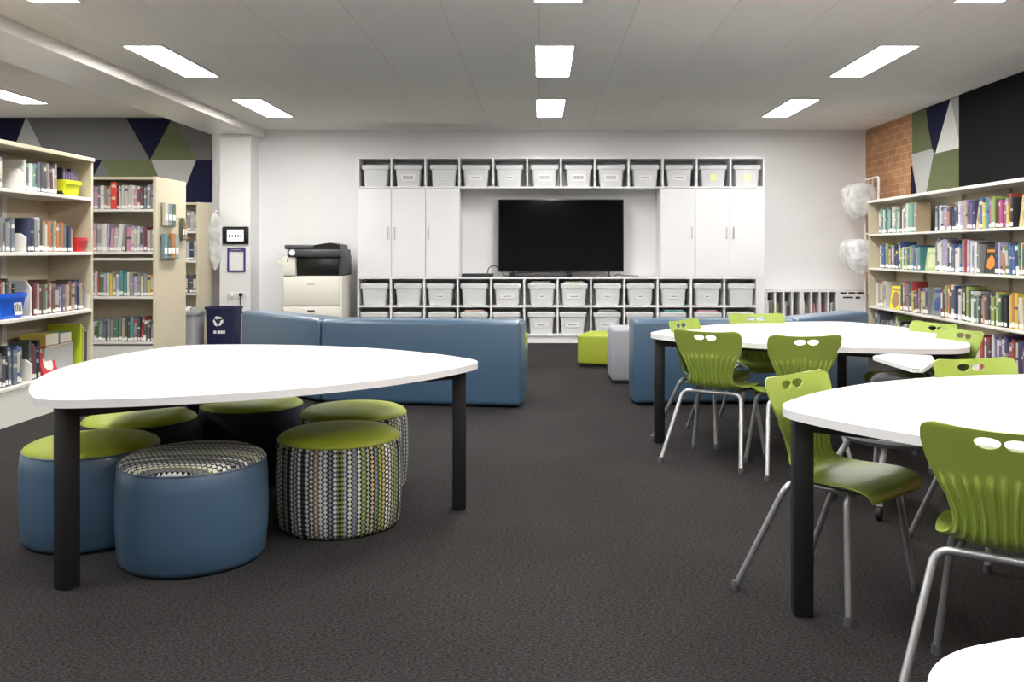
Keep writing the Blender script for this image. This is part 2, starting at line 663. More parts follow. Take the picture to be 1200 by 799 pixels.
def cubbies(name, label, x0, x1, n, z0, z1, mids, plinth=0):
    t = thing(name, label, 'shelving', (0, YF, 0))
    th = .022
    W_ = M['white']
    D = YB - YF - .002
    pw = (x1 - x0) / n
    obj('top_board', box(x0, x1, 0, D, z1 - th, z1, .002, 1), W_, t, smooth=False)
    obj('bottom_board', box(x0, x1, 0, D, z0, z0 + th, .002, 1), W_, t, smooth=False)
    obj('back_panel', box(x0, x1, D - .01, D, z0 + th, z1 - th), W_, t, smooth=False)
    for k in range(n + 1):
        c = x0 + k * pw
        e = 'side_panel' if k in (0, n) else 'divider'
        a = c if k == 0 else (c - th if k == n else c - th / 2)
        obj(e, box(a, a + th, .001, D - .01, z0 + th, z1 - th), W_, t, smooth=False)
    for zm in mids:
        obj('shelf', box(x0 + th, x1 - th, .003, D - .011, zm - th / 2, zm + th / 2), W_, t, smooth=False)
    if plinth:
        obj('plinth', box(x0 + .01, x1 - .01, .02, D, 0, plinth), W_, t, smooth=False)
    return t


UZ0, UZ1 = 1.965, 2.362
LZ0, LZM, LZ1 = .09, .465, .835
cubbies('cubby_shelf', 'long white row of twelve cubbies above the television and cabinets', SX0, SX1, NC, UZ0, UZ1, [])
cubbies('cubby_bench', 'low white two-row cubby bench under the television', SX0, 2.775, NC, LZ0, LZ1, [LZM], LZ0)
obj_side = thing('end_panel', 'tall narrow white end panel closing the storage wall beside the magazine rack', 'panel', (2.82, YF, 0))
obj('panel', box(-.043, .04, .002, .42, 0, LZ1 + .001), M['white'], obj_side, smooth=False)


def cabinet(label, x0, x1, sides):
    t = thing('wall_cabinet', label, 'cabinet', (x0, YF, LZ1 + .002), 0, 'white three-door cabinets either side of the television')
    W_ = x1 - x0
    H = UZ0 - LZ1 - .004
    D = YB - YF - .002
    obj('body', box(0, W_, .02, D, 0, H), M['white'], t, smooth=False)
    dw = W_ / 3
    for k, s in enumerate(sides):
        d = obj('door', box(k * dw + .0025, (k + 1) * dw - .0025, 0, .018, .003, H - .003, .002, 1), M['white'], t, smooth=False)
        hx = k * dw + (dw - .045 if s > 0 else .045)
        hb = tube([(hx, 0, .49), (hx, -.03, .49), (hx, -.03, .63), (hx, 0, .63)], .0055, 8, fil=.01)
        obj('handle', hb, M['chrome'], d)
    return t


cabinet('white three-door cabinet on the printer side of the television', SX0, SX0 + 3 * PW + .006, (1, -1, -1))
cabinet('white three-door cabinet on the brick-wall side of the television', SX1 - 3 * PW - .03, SX1, (1, 1, -1))


# milky tubs in the cubbies
def tub_bm(hh=.27):
    b = bmesh.new()

    def rr(wx, wy, z, r=.025, k=4):
        out = []
        for sx, sy, a0 in ((1, 1, 0), (-1, 1, 90), (-1, -1, 180), (1, -1, 270)):
            for i in range(k + 1):
                a = math.radians(a0 + 90 * i / k)
                out.append(b.verts.new((sx * (wx - r) + r * math.cos(a), sy * (wy - r) + r * math.sin(a), z)))
        return out
    L = [rr(.135, .155, 0), rr(.141, .16, .006), rr(.158, .172, hh - .055), rr(.176, .182, hh - .053), rr(.178, .184, hh - .004), rr(.172, .178, hh),
         rr(.168, .174, hh - .004)]
    for A, B in zip(L, L[1:]):
        for i in range(len(A)):
            b.faces.new((A[i], A[(i + 1) % len(A)], B[(i + 1) % len(A)], B[i]))
    b.faces.new(L[0])
    b.faces.new(L[-1])
    return b


def lid_bm(hh):
    return box(-.166, .166, -.172, .172, hh - .006, hh + .006, .005, 2)


tubmesh = finish(tub_bm(.272), 'tub_body', M['tub'])
lidmesh = finish(lid_bm(.272), 'tub_lid', M['lid'])


def card_mesh(lines, w_, h_):
    b = box(-w_ / 2, w_ / 2, -.001, .001, -h_ / 2, h_ / 2)
    for i, ln in enumerate(lines):
        z = (len(lines) - 1) * .011 - i * .022
        x = -ln / 2
        r = random.Random(len(lines) * 100 + int(ln * 1000))
        while x < ln / 2 - .004:                       # unreadable print: short dark strokes
            l = r.uniform(.006, .016)
            box(x, min(x + l, ln / 2), -.0016, -.001, z - .0055, z + .0055, bm=b, mi=1)
            x += l + .004
    return finish(b, 'label_card', [M['card'], M['ink']], False)


cards = {1: card_mesh([.11], .17, .06), 2: card_mesh([.13, .12], .18, .085), 3: card_mesh([.045], .08, .05), 4: card_mesh([.07], .10, .055), 0: None,
         5: finish(box(-.045, .045, -.001, .001, -.045, .045), 'contents_patch', mat('pale_yellow_contents', (236, 236, 190), .7), False)}  # pale patch added to stand for contents glowing through the milky plastic
ctext = {0: 'no label', 1: 'one wide printed label', 2: 'a two-line printed label', 3: 'a tiny printed label', 4: 'a short printed label', 5: 'pale yellow contents showing'}


def tub(x, z, label, kind, rot):
    t = thing('storage_tub', label, 'storage tub', (x, YF + .2, z), rot, 'milky plastic tubs in the white cubbies')
    new_obj('tub_body', tubmesh, t)
    new_obj('tub_lid', lidmesh, t)
    if cards[kind]:
        c = new_obj('label_card', cards[kind], t)  # printed labels; the yellow kind is the patch added for the contents
        c.location = (0, -.1725, .115)
        c.rotation_euler = (math.atan2(.017, .21), 0, 0)
    return t


topk = [0, 2, 3, 1, 4, 2, 2, 2, 1, 1, 5, 5]
midk = [0, 0, 4, 0, 1, 3, 1, 4, 3, 4, 3, 0]
botk = [0, 0, 0, 0, 0, 1, 1, 1, 0, 0, 0, 0]
for k in range(NC):
    r = random.Random(k)
    side = 'printer' if k < 6 else 'brick-wall'
    n = ordw(k + 1) if k < 6 else ordw(NC - k)
    c = SX0 + (k + .5) * PW
    tub(c + r.uniform(-.012, .012), UZ0 + .0225, 'milky plastic tub with %s, top cubby row, %s from the %s end' % (ctext[topk[k]], n, side), topk[k], r.uniform(-.03, .03))
    c = SX0 + (k + .5) * (2.775 - SX0) / NC
    tub(c + r.uniform(-.012, .012), LZM + .0115, 'milky plastic tub with %s, upper bench row, %s from the %s end' % (ctext[midk[k]], n, side), midk[k], r.uniform(-.03, .03))
    tub(c + r.uniform(-.02, .01), LZ0 + .0225, 'milky plastic tub with %s, lowest bench row, %s from the %s end' % (ctext[botk[k]], n, side), botk[k], r.uniform(-.03, .03))

# papers lying on some of the lids
def folder(k, z, rgb, label, w_=.26, h_=.018):
    c = SX0 + (k + .5) * (2.775 - SX0) / NC
    t = thing('paper_folder', label, 'folder', (c, YF + .19, z))
    obj('cover', box(-w_ / 2, w_ / 2, -.15, .15, 0, h_, .002, 1), mat(label.split()[0] + '_folder', rgb, .6), t, smooth=False)
    obj('paper_sheet', box(-w_ / 2 + .012, w_ / 2 - .02, -.145, .14, h_, h_ + .006), M['card'], t, smooth=False)


zt = LZ0 + .0225 + .279
folder(9, zt, (40, 170, 160), 'teal folder lying on a tub in the lowest bench row')
folder(10, zt, (222, 150, 165), 'pink folder lying on a tub in the lowest bench row')
folder(7, zt, (120, 130, 130), 'grey folder on a lowest-row tub in the aisle-facing cubbies', .24, .02)
folder(3, zt, (214, 176, 156), 'peach folder on a lowest-row tub behind the blue sofa')
folder(6, LZM + .0115 + .279, (190, 196, 130), 'olive folder on an upper-row tub under the television')
folder(5, LZM + .0115 + .279, (130, 160, 150), 'sage folder on an upper-row tub under the soundbar')

# television
tv = thing('television', 'large black flat television standing on the white bench', 'television', (.28, 11.56, LZ1))
TZ0, TZ1, TW = .065, 1.0, .81
obj('casing', box(-TW, TW, 0, .05, TZ0, TZ1, .006, 2), M['bezel'], tv)
obj('screen', box(-TW + .012, TW - .012, -.002, .001, TZ0 + .022, TZ1 - .012), M['screen'], tv, smooth=False)
obj('emblem', box(-.02, .02, -.003, 0, TZ0 + .007, TZ0 + .014), M['mdgrey'], tv, smooth=False)
for s in (-1, 1):
    x = s * .62
    b = tube([(x, .025, TZ0 + .02), (x, .02, .035), (x - .05 * 0, -.11, .008)], .009, 8, fil=.02)
    b = tube([(x, .02, .035), (x, .14, .008)], .009, 8, bm=b)
    obj('foot', b, M['bezel'], tv)
sb = thing('soundbar', 'slim black soundbar on the bench in front of the television', 'soundbar', (.02, 11.48, LZ1))
obj('housing', box(-.4, .4, -.04, .04, .003, .058, .012, 3), M['bezel'], sb)
obj('grille', box(-.33, .33, -.042, -.038, .014, .048), M['dkgrey'], sb, smooth=False)
st = thing('media_player', 'flat black media player on the bench beside the television', 'media player', (-.79, 11.52, LZ1))
obj('housing', box(-.2, .2, -.1, .1, .004, .045, .006, 2), M['bezel'], st)
obj('front_strip', box(-.18, .18, -.102, -.099, .016, .024), M['dkgrey'], st, smooth=False)
cb = tube([(-.68, 11.63, LZ1 + .03), (-.66, 11.7, LZ1 + .12), (-.58, 11.72, LZ1 + .15), (-.5, 11.7, LZ1 + .09), (-.46, 11.7, LZ1 + .01), (-.42, 11.74, LZ1 + .008), (.1, 11.74, LZ1 + .008)], .006, 8, fil=.05)
tag(obj('cable', cb, M['bezel']), 'black cable looping from the media player to the television', 'cable')
cb = tube([(.98, 11.72, LZ1 + .008), (1.03, 11.68, LZ1 + .03), (1.1, 11.7, LZ1 + .012), (1.3, 11.72, LZ1 + .008)], .005, 8, fil=.05)
tag(obj('cable', cb, M['bezel']), 'black cable lying on the bench by the television foot', 'cable')

# magazine rack by the corner
mg = thing('magazine_rack', 'low white rack with narrow upright slots beside the storage wall', 'magazine rack', (2.875, 11.4, 0))
GH, GW, GD = .67, 1.3, .398
obj('top_board', box(0, GW, 0, GD, GH - .025, GH, .002, 1), M['white'], mg, smooth=False)
obj('bottom_board', box(0, GW, 0, GD, .0, .1), M['white'], mg, smooth=False)
obj('back_panel', box(0, GW, GD - .01, GD, .1, GH - .025), M['white'], mg, smooth=False)
slots = []
xs = [0.0]
x = .03
for g in range(3):
    for k in range(4):
        slots.append((x, x + .086, g, k))
        x += .108
    x += .03
edges = [(0, .03)]
for i, (a, b_, g, k) in enumerate(slots):
    nx = slots[i + 1][0] if i + 1 < len(slots) else GW
    edges.append((b_, nx))
for i, (a, b_) in enumerate(edges):
    obj('divider' if 0 < i < len(edges) - 1 else 'side_panel', box(a, b_, .002, GD - .01, .1, GH - .025), M['white'], mg, smooth=False)
magcol = [('grey', (150, 152, 150)), ('white', (222, 220, 214)), ('yellow-green', (176, 180, 70)), ('dark', (60, 60, 62)), ('red', (150, 60, 70)), ('pink', (206, 160, 170)), ('teal', (60, 100, 100)), ('tan', (160, 140, 120))]
magmat = {n: mat('magazine_%s' % n, c, .5) for n, c in magcol}
slotcols = [['white', 'grey', 'tan'], ['yellow-green', 'tan'], ['white', 'grey', 'dark'], ['tan', 'dark'], ['white', 'grey', 'tan'], ['red', 'pink'], ['pink', 'red'], ['teal', 'white', 'grey']]
for i, cols in enumerate(slotcols):
    a, b_, g, k = slots[i]
    xx = a + .006
    for j, cn in enumerate(cols):
        r = random.Random(i * 10 + j)
        th = r.uniform(.011, .017)
        h = r.uniform(.36, .44)
        o = thing('magazine', '%s magazine, %s of its slot, %s slot from the storage wall in the rack' % (cn, ordw(j + 1), ordw(i + 1)), 'magazine', (2.875 + xx, 11.4 + .03, .1), 0, 'magazines standing in the white rack')
        obj('cover', box(0, th, 0, .28, 0, h, .002, 1), magmat[cn], o, smooth=False)
        obj('page_block', box(.002, th - .002, .003, .275, h - .001, h + .002), M['card'], o, smooth=False)
        xx += th + r.uniform(.004, .009)
fl = thing('document_box', 'white document box with a dark cut-out covering the last rack slots', 'document box', (3.975, 11.37, .1))
obj('box_body', box(-.2, .2, -.02, .0, 0, .52, .004, 1), M['white'], fl, smooth=False)
obj('slot_opening', box(-.13, .0, -.022, -.019, .47, .49), M['ink'], fl, smooth=False)
obj('slot_opening', box(.03, .09, -.022, -.019, .465, .49), M['ink'], fl, smooth=False)


# ------------------------------------------------------------------ printer corner
pr = thing('office_printer', 'large cream and black office printer against the white wall', 'printer', (-2.8, 11.05, 0))
P = .365
obj('cabinet', box(-P, P, .02, .62, .03, .86, .01, 2), M['cream'], pr)
for z0, z1 in ((.06, .28), (.29, .485), (.495, .84)):
    d = obj('drawer', box(-P + .012, P - .03, .0, .03, z0, z1, .006, 2), M['cream'], pr)
    obj('drawer_grip', box(-.06, .03, -.004, .004, z1 - .085 if z1 > .8 else z1 - .07, z1 - .076 if z1 > .8 else z1 - .045, .002, 1), M['mdgrey'] if z1 > .8 else M['dkgrey'], d)
obj('engine_panel', box(-P, -.21, .0, .6, .862, 1.10, .01, 2), M['cream'], pr)
obj('badge', box(-.31, -.3, -.004, .002, 1.03, 1.07), M['ink'], pr, smooth=False)
obj('output_bay', box(-.21, P - .02, .06, .6, .862, 1.09, .006, 2), M['bezel'], pr)
obj('side_post', box(P - .05, P - .005, .04, .6, .862, 1.12, .015, 3), M['dkgrey'], pr)
obj('scanner', box(-P + .06, P - .01, -.03, .58, 1.095, 1.19, .02, 3), M['dkgrey'], pr)
b = prism([(-.33, 0), (.33, 0), (.33, .06), (.2, .085), (-.02, .05), (-.33, .05)], 0, .45, .004, 1)
b.transform(Matrix.Translation((.0, .5, 1.188)) @ Matrix.Rotation(PI / 2, 4, 'X'))
obj('document_feeder', b, M['bezel'], pr)
obj('feeder_lid', box(-.345, .02, .0, .48, 1.19, 1.245, .015, 3), M['dkgrey'], pr)
b = lathe([(0, 0), (.036, 0), (.036, .004), (0, .004)], 20)
b.transform(Matrix.Translation((-.24, -.031, 1.15)) @ Matrix.Rotation(PI / 2, 4, 'X'))
obj('control_dial', b, M['card'], pr)
b = prism([(0, 0), (-.13, .06), (-.14, .075), (-.11, .085), (0, .06)], 0, .4, .003, 1)
b.transform(Matrix.Translation((-P, .5, .96)) @ Matrix.Rotation(PI / 2, 4, 'X'))
obj('side_tray', b, M['cream'], pr)

# column: tablet, notice, sockets
tb = thing('wall_tablet', 'black tablet with lit screen mounted on the white column', 'tablet', (-3.87, 11.44, 1.255))
obj('case', box(-.165, .165, -.035, 0, 0, .225, .016, 3), M['bezel'], tb)
obj('screen', box(-.105, .105, -.037, -.034, .04, .185), M['lit'], tb, smooth=False)
ic = bmesh.new()
for i in range(5):
    box(-.085 + i * .037, -.063 + i * .037, -.0385, -.0372, .085 + .006 * (i % 2), .12, bm=ic)
box(-.105, .105, -.0385, -.0372, .148, .151, bm=ic)
box(-.03, .03, -.0385, -.0372, .06, .066, bm=ic)
obj('icon_marking', ic, M['ink'], tb, smooth=False)
nf = thing('notice_frame', 'purple-bordered notice sheet on the column below the tablet', 'notice', (-3.865, 11.44, .9))
fr = bmesh.new()
for a in ((-.115, -.092, 0, .31), (.092, .115, 0, .31), (-.092, .092, 0, .022), (-.092, .092, .262, .31)):
    box(a[0], a[1], -.014, 0, a[2], a[3], bm=fr)
obj('border_frame', fr, M['purple'], nf, smooth=False)
obj('sheet', box(-.092, .092, -.006, 0, .022, .262), M['card'], nf, smooth=False)
tl = bmesh.new()
for i in range(6):
    box(-.07 + i * .024, -.052 + i * .024, -.0155, -.014, .278, .292, bm=tl)
obj('title_lettering', tl, M['trayplastic'], nf, smooth=False)
for i, x in enumerate((-3.93, -3.80)):
    so = thing('power_socket', ['white power socket with a white plug on the column', 'white power socket with a black plug on the column'][i], 'socket', (x, 11.44, .56), 0)
    obj('faceplate', box(-.058, .058, -.012, 0, 0, .08, .004, 2), M['white'], so)
    obj('plug', box(-.022, .022, -.05, -.011, .03, .075, .008, 2), [M['card'], M['bezel']][i], so)
    cbl = tube([(x, 11.39, .6), (x + .005, 11.36, .52), (x + .03, 11.37, .4), (x + (.04 if i else -.03), 11.38, .2), (x + .06, 11.33, .01), (x + .25, 11.36, .008)], .006, 8, fil=.06)
    tag(obj('cable', cbl, [M['card'], M['bezel']][i]), ['white power cable hanging from the column socket', 'black power cable hanging from the column socket'][i], 'cable')


# recycling bin
def taper_bin(wt, dt, wb, db, h, th=.008, lip=.012):
    b = bmesh.new()

    def q(w_, d_, z):
        r, k, out = min(w_, d_) * .12, 4, []
        for sx, sy, a0 in ((1, 1, 0), (-1, 1, 90), (-1, -1, 180), (1, -1, 270)):
            for i in range(k + 1):
                a = math.radians(a0 + 90 * i / k)
                out.append(b.verts.new((sx * (w_ / 2 - r) + r * math.cos(a), sy * (d_ / 2 - r) + r * math.sin(a), z)))
        return out
    L = [q(wb, db, 0), q(wt, dt, h - .03), q(wt + lip * 2, dt + lip * 2, h - .03), q(wt + lip * 2, dt + lip * 2, h), q(wt - th * 2, dt - th * 2, h), q(wb - th * 2, db - th * 2, th)]
    for A, B in zip(L, L[1:]):
        for i in range(len(A)):
            b.faces.new((A[i], A[(i + 1) % len(A)], B[(i + 1) % len(A)], B[i]))
    b.faces.new(L[0])
    b.faces.new(L[-1])
    return b


rb = thing('recycling_bin', 'navy recycling bin with white arrows symbol at the foot of the column', 'bin', (-3.73, 10.6, 0))
obj('bucket', taper_bin(.35, .28, .32, .24, .515), M['bin'], rb)
sy = bmesh.new()
for k in range(3):
    a = math.radians(90 + 120 * k)
    c, s = math.cos(a), math.sin(a)

    def P2(u, v):   # u along the side, v outward
        return (-s * u + c * v, c * u + s * v)
    poly = [P2(-.045, .028), P2(.012, .028), P2(.012, .018), P2(.048, .04), P2(.012, .062), P2(.012, .052), P2(-.03, .052)]
    pb = prism(poly, 0, .002)
    merge(pb, sy)
sy.transform(Matrix.Translation((-.02, -.142, .35)) @ Matrix.Rotation(PI / 2 - math.atan2(.02, .485), 4, 'X'))
obj('recycling_symbol_print', sy, M['card'], rb, smooth=False)
wl = bmesh.new()
for x0, x1 in ((-.075, -.045), (-.03, .005), (.01, .03), (.035, .06)):
    box(x0, x1, -.1365, -.1325, .205, .238, bm=wl)
obj('white_lettering', wl, M['card'], rb, smooth=False)
gc = thing('paper_crate', 'grey crate of upright papers between the navy bin and beige bookcase', 'crate', (-4.13, 10.55, 0))
b = taper_bin(.27, .36, .25, .34, .46)
obj('crate_body', b, M['trayplastic'], gc)
for i in range(6):
    obj('paper_sheet', box(-.1 + i * .034, -.083 + i * .034, -.13, .13, .02, .47 + .02 * (i % 3)), M['felt_light'] if i % 2 else M['card'], gc, smooth=False)


# clear hanging bags
def bag_mesh(w_, h_, d_, seed=3):
    """a plump soft bag hanging from its top edge at z = 0"""
    b = bmesh.new()
    n, m_ = 28, 18
    r = random.Random(seed)
    ph = [r.uniform(0, 6.28) for _ in range(8)]
    rings = []
    for j in range(1, m_):
        v = j / m_                                   # 0 top .. 1 bottom
        full = (math.sin(PI * v ** .72)) ** .55
        wx = w_ / 2 * (.55 * full + .45 * min(1, 4 * v + .35) * min(1, 5 * (1 - v)))
        dy = d_ / 2 * full
        ring = []
        for i in range(n):
            a = 2 * PI * i / n
            k = 1 + .05 * math.sin(3 * a + ph[0] + 5 * v) + .04 * math.sin(7 * a + ph[1] - 9 * v) + .03 * math.sin(11 * v + ph[2] + 2 * a)
            ca, sa = math.cos(a), math.sin(a)
            x = math.copysign(abs(ca) ** .75, ca) * wx * k
            y = math.copysign(abs(sa) ** .9, sa) * dy * (k + .09 * math.sin(9 * x / w_ * 3 + ph[3]))
            ring.append(b.verts.new((x, y, -v * h_ + .006 * math.sin(5 * a + ph[4]))))
        rings.append(ring)
    t = b.verts.new((0, 0, -.005))
    q = b.verts.new((0, 0, -h_))
    for A, B in zip(rings, rings[1:]):
        for i in range(n):
            b.faces.new((A[i], A[(i + 1) % n], B[(i + 1) % n], B[i]))
    for i in range(n):
        b.faces.new((t, rings[0][(i + 1) % n], rings[0][i]))
        b.faces.new((q, rings[-1][i], rings[-1][(i + 1) % n]))
    return finish(b, 'bag', M['clear'], True, 60)


bagms = [bag_mesh(.36, .43, .17, 3), bag_mesh(.33, .46, .19, 5), bag_mesh(.37, .41, .16, 8)]
hookm = finish(tube([(0, 0, .055), (0, .018, .04), (0, .012, .02), (0, 0, -.02)], .004, 8, fil=.01), 'hook', M['card'])
hr = thing('bag_rack', 'white tubular rack of clear hanging bags at the end of the long bookcase', 'rack', (4.02, 10.88, 0))
WT = M['card']
for y in (0, .44):
    obj('post', tube([(.1, y, .03), (.1, y, 2.06), (.0, y, 2.1)] if y > .4 else [(.1, y, .03), (.1, y, 2.0)], .014, 10, fil=.05), WT, hr)
    obj('foot', tube([(-.1, y, .018), (.22, y, .018)], .018, 10), WT, hr)
obj('top_rail', tube([(.1, 0, 1.98), (.1, 0, 2.07), (.1, .44, 2.07)], .014, 10, fil=.06), WT, hr)
obj('lower_rail', tube([(.1, 0, 1.385), (.1, .44, 1.385)], .012, 10), WT, hr)
for lvl, z, nm in ((0, 2.06, 'upper'), (1, 1.375, 'lower')):
    for k in range(2):
        t = thing('hanging_bag', 'puffy clear plastic bag on the %s rail of the bag rack, %s the bookcase' % (nm, ['nearer', 'farther from'][k]), 'bag', (3.93 if lvl else 3.95, 10.98 + k * .21, z - .045), random.Random(k + lvl * 9).uniform(-.25, .25), 'clear bags on the rack')
        new_obj('bag', bagms[(k + lvl) % 3], t)
        h = new_obj('hook', hookm, t)
        h.location = (.15, 0, -.02)
hb = thing('hanging_bag', 'pale clear plastic bag hung beside the column above the navy bin', 'bag', (-4.11, 11.36, 1.66))
b2 = new_obj('bag', bag_mesh(.17, .74, .07, 12), hb)
obj('hook', tube([(0, .06, .02), (0, 0, .02), (0, 0, -.03)], .005, 8, fil=.01), M['card'], hb)

# ------------------------------------------------------------------ books
PAL = [('grey', (140, 142, 146)), ('white', (226, 224, 220)), ('pale grey', (186, 188, 190)), ('black', (36, 36, 40)), ('navy', (40, 50, 96)), ('blue', (50, 88, 168)),
       ('sky blue', (100, 160, 204)), ('teal', (64, 146, 150)), ('green', (56, 140, 70)), ('lime', (150, 186, 60)), ('dark green', (34, 84, 62)), ('mint', (108, 190, 150)),
       ('yellow', (228, 200, 50)), ('orange', (224, 124, 44)), ('red', (190, 44, 48)), ('maroon', (112, 38, 52)), ('pink', (216, 130, 160)), ('magenta', (178, 50, 120)),
       ('purple', (104, 78, 150)), ('lilac', (172, 158, 204)), ('brown', (112, 80, 56)), ('tan', (190, 162, 122)), ('cream', (224, 212, 184)), ('charcoal', (74, 76, 82)),
       ('slate', (98, 112, 130))]
def dull(c, k=.36):
    g = sum(c) / 3
    return tuple(v * (1 - k) + (g * .6 + 62) * k for v in c)


PN = [p[0] for p in PAL]
PM = [mat('book_cover_' + p[0].replace(' ', '_'), dull(p[1]), .4) for p in PAL]
W_RIGHT = dict(grey=4, white=5, black=3, navy=4, blue=5, teal=3, green=4, lime=2, yellow=3, orange=3, red=4, purple=3, magenta=1, pink=1, cream=2, charcoal=4, slate=3, maroon=1, tan=1, mint=1)
W_RIGHT['sky blue'] = 3
W_RIGHT['pale grey'] = 4
W_RIGHT['dark green'] = 2
W_LEFT = dict(grey=5, white=4, black=3, navy=3, blue=2, teal=2, slate=4, charcoal=3, maroon=2, tan=2, brown=1, cream=2, orange=1, mint=1, purple=1)
W_LEFT['pale grey'] = 4
W_PALE = dict(white=6, cream=4, pink=2, lilac=4, teal=1, grey=4, maroon=1, slate=2, tan=3, orange=1)
W_PALE['pale grey'] = 5
W_WARM = dict(yellow=4, orange=3, green=2, red=1, lilac=3, pink=2, white=3, grey=3, teal=2, charcoal=1, cream=2)
W_DARK = dict(black=3, charcoal=4, grey=4, slate=4, navy=2, brown=1)
W_DARK['pale grey'] = 3


def pick(r, wt):
    ks = sorted(wt)
    return PN.index(r.choices(ks, [wt[k] for k in ks])[0])


def book_mesh(var):
    """unit book: x thickness, y depth (spine at 0), z height; slots cover, pages, sticker, accent"""
    b = bmesh.new()
    zs = {0: [0, .045, .17, .55, .62, 1], 1: [0, .05, .19, .3, .85, 1], 2: [0, .04, .15, .78, .9, 1], 3: [0, .5, .6, .85, .88, 1]}[var]
    acc = {0: [3], 1: [3], 2: [3], 3: [1, 3]}[var]
    stick = [] if var == 3 else [1]
    t = .07
    prof = [(0, 1), (0, .04), (.12, .008), (.3, 0), (.7, 0), (.88, .008), (1, .04), (1, 1), (1 - t, 1), (1 - t, .06), (t, .06), (t, 1)]
    R = [[b.verts.new((x, y, z)) for x, y in prof] for z in zs]
    n = len(prof)
    for k in range(len(zs) - 1):
        for i in range(n):
            f = b.faces.new((R[k][i], R[k][(i + 1) % n], R[k + 1][(i + 1) % n], R[k + 1][i]))
            sp = 1 <= i <= 5
            f.material_index = 2 if (k in stick and sp) else (3 if k in acc and sp else 0)
    for L, q in ((R[0], 1), (R[-1], 0)):
        for idx in ((0, 1, 10, 11), (1, 2, 3, 4, 5, 6, 9, 10), (6, 7, 8, 9)):
            b.faces.new([L[i] for i in idx])
    # page block joined to the cover's inner faces
    pb = box(t, 1 - t, .06, .965, .018, .975)
    for f in pb.faces:
        f.material_index = 1
    merge(pb, b)
    return finish(b, 'book', [PM[0], M['page'], M['sticker'], PM[1]], False)


BM = [book_mesh(v) for v in range(4)]
BOOKS = []


def add_book(loc, rot, dims, ci, ai, var, label, grp, px):
    if not -12 < CX + FPX * loc[0] / loc[1] < 1206:      # beyond the frame edge
        px = 0
    BOOKS.append(dict(loc=loc, rot=rot, dims=dims, ci=ci, ai=ai, var=var, label=label, grp=grp, px=px))


SIZE = lambda h, th: ('tall ' if h > .275 else ('short ' if h < .2 else '')) + ('thick ' if th > .052 else ('slim ' if th < .024 else ''))


def run(side, X, a, b_, z, hmax, wt, seed, lm, where, grp, th=(.02, .055), hmin=.62, front=0.0):
    """fill a shelf from coordinate a to b_ (a first in the count). side: 'R' spines face -X, 'L' spines face +X, 'F' spines face -Y"""
    r = random.Random(seed)
    s = 1 if b_ > a else -1
    p = a
    n = 0
    hb = r.uniform(.78, .95)
    lean = 0
    while True:
        t = r.uniform(*th)
        if r.random() < .15:
            hb = r.uniform(.72, .97)
        h = hmax * max(hmin, min(1, hb + r.uniform(-.1, .07)))
        d = r.uniform(.15, .2)
        if lean == 0 and r.random() < .05:
            lean = r.randint(2, 4)
            lang = r.uniform(.05, .11)
            p += s * h * math.sin(lang)
        tilt = 0
        if lean:
            tilt = lang
            lean -= 1
        if abs(p + s * t - a) > abs(b_ - a) - .004:
            break
        n += 1
        ci = pick(r, wt)
        ai = r.choice([1, 2, 22, 23, 0, ci, ci, pick(r, wt)])
        set_ = r.uniform(0, .018)
        lo = min(p, p + s * t)
        hi = max(p, p + s * t)
        # local x (thickness) axis direction in world, spine faces viewer
        if side == 'R':      # local x -> -Y ; local y(depth) -> +X
            loc = (X + set_, hi, z)
            rz = -PI / 2
            px = t * abs(X) * FPX / max(lo, .1) ** 2 * h * FPX / lo
            sgn = -1
        elif side == 'L':    # local x -> +Y ; local y -> -X
            loc = (X - set_, lo, z)
            rz = PI / 2
            px = t * abs(X) * FPX / max(lo, .1) ** 2 * h * FPX / lo
            sgn = 1
        else:                # local x -> +X ; local y -> +Y
            loc = (lo, X + set_, z)
            rz = 0
            px = t * FPX / X * h * FPX / X
            sgn = 1
        # tilt about the local depth axis; lift so the lower corner stays on the shelf
        ang = 0
        if tilt:
            ang = -tilt * s * sgn
            if ang > 0:      # leaning toward +x local... lower corner is x = t side
                pass
        lz = abs(math.sin(ang)) * t
        rot = Euler((0, ang, 0)).to_matrix().to_4x4()
        rot = Matrix.Rotation(rz, 4, 'Z') @ rot
        L_ = Vector(loc)
        if ang > 0:
            L_.z += lz
        add_book(tuple(L_), rot.to_euler(), (t, d, h), ci, ai, r.choice([0, 0, 1, 1, 2, 2, 3]), '%s%s book, %s %s, %s' % (SIZE(h, t), PN[ci], ordw(n), lm, where), grp, px)
        p += s * (t + .0025 + (t * (1 / math.cos(tilt) - 1) if tilt else 0))
        if tilt and lean == 0:
            pass


def faced(name, label, loc, rz, w_, h_, th, rgb, art, grp=None, tilt=.12):
    """a picture book standing face out"""
    t = thing(name, label, 'book', loc, rz, grp)
    Rm = Matrix.Translation((0, 0, th * math.sin(tilt) + .001)) @ Matrix.Rotation(-tilt, 4, 'X')
    b = box(-w_ / 2, w_ / 2, 0, th, 0, h_, .002, 1)
    b.transform(Rm)
    obj('cover', b, mat('cover_' + label.split(',')[0].replace(' ', '_')[:30], rgb, .45), t, smooth=False)
    b = bmesh.new()
    rr = random.Random(label)
    prism([(w_ * .34 * math.cos(a * PI / 8) * (.8 + .3 * rr.random()), w_ * .3 * math.sin(a * PI / 8) * (.8 + .3 * rr.random()) + h_ * .4) for a in range(16)], 0, .001, bm=b)
    box(-w_ * .38, w_ * .38, h_ * .8, h_ * .9, 0, .001, bm=b)
    b.transform(Rm @ Matrix.Rotation(PI / 2, 4, 'X'))
    obj('cover_picture_print', b, mat('art_' + label.split(',')[0].replace(' ', '_')[:30], art, .45), t, smooth=False)
    return t


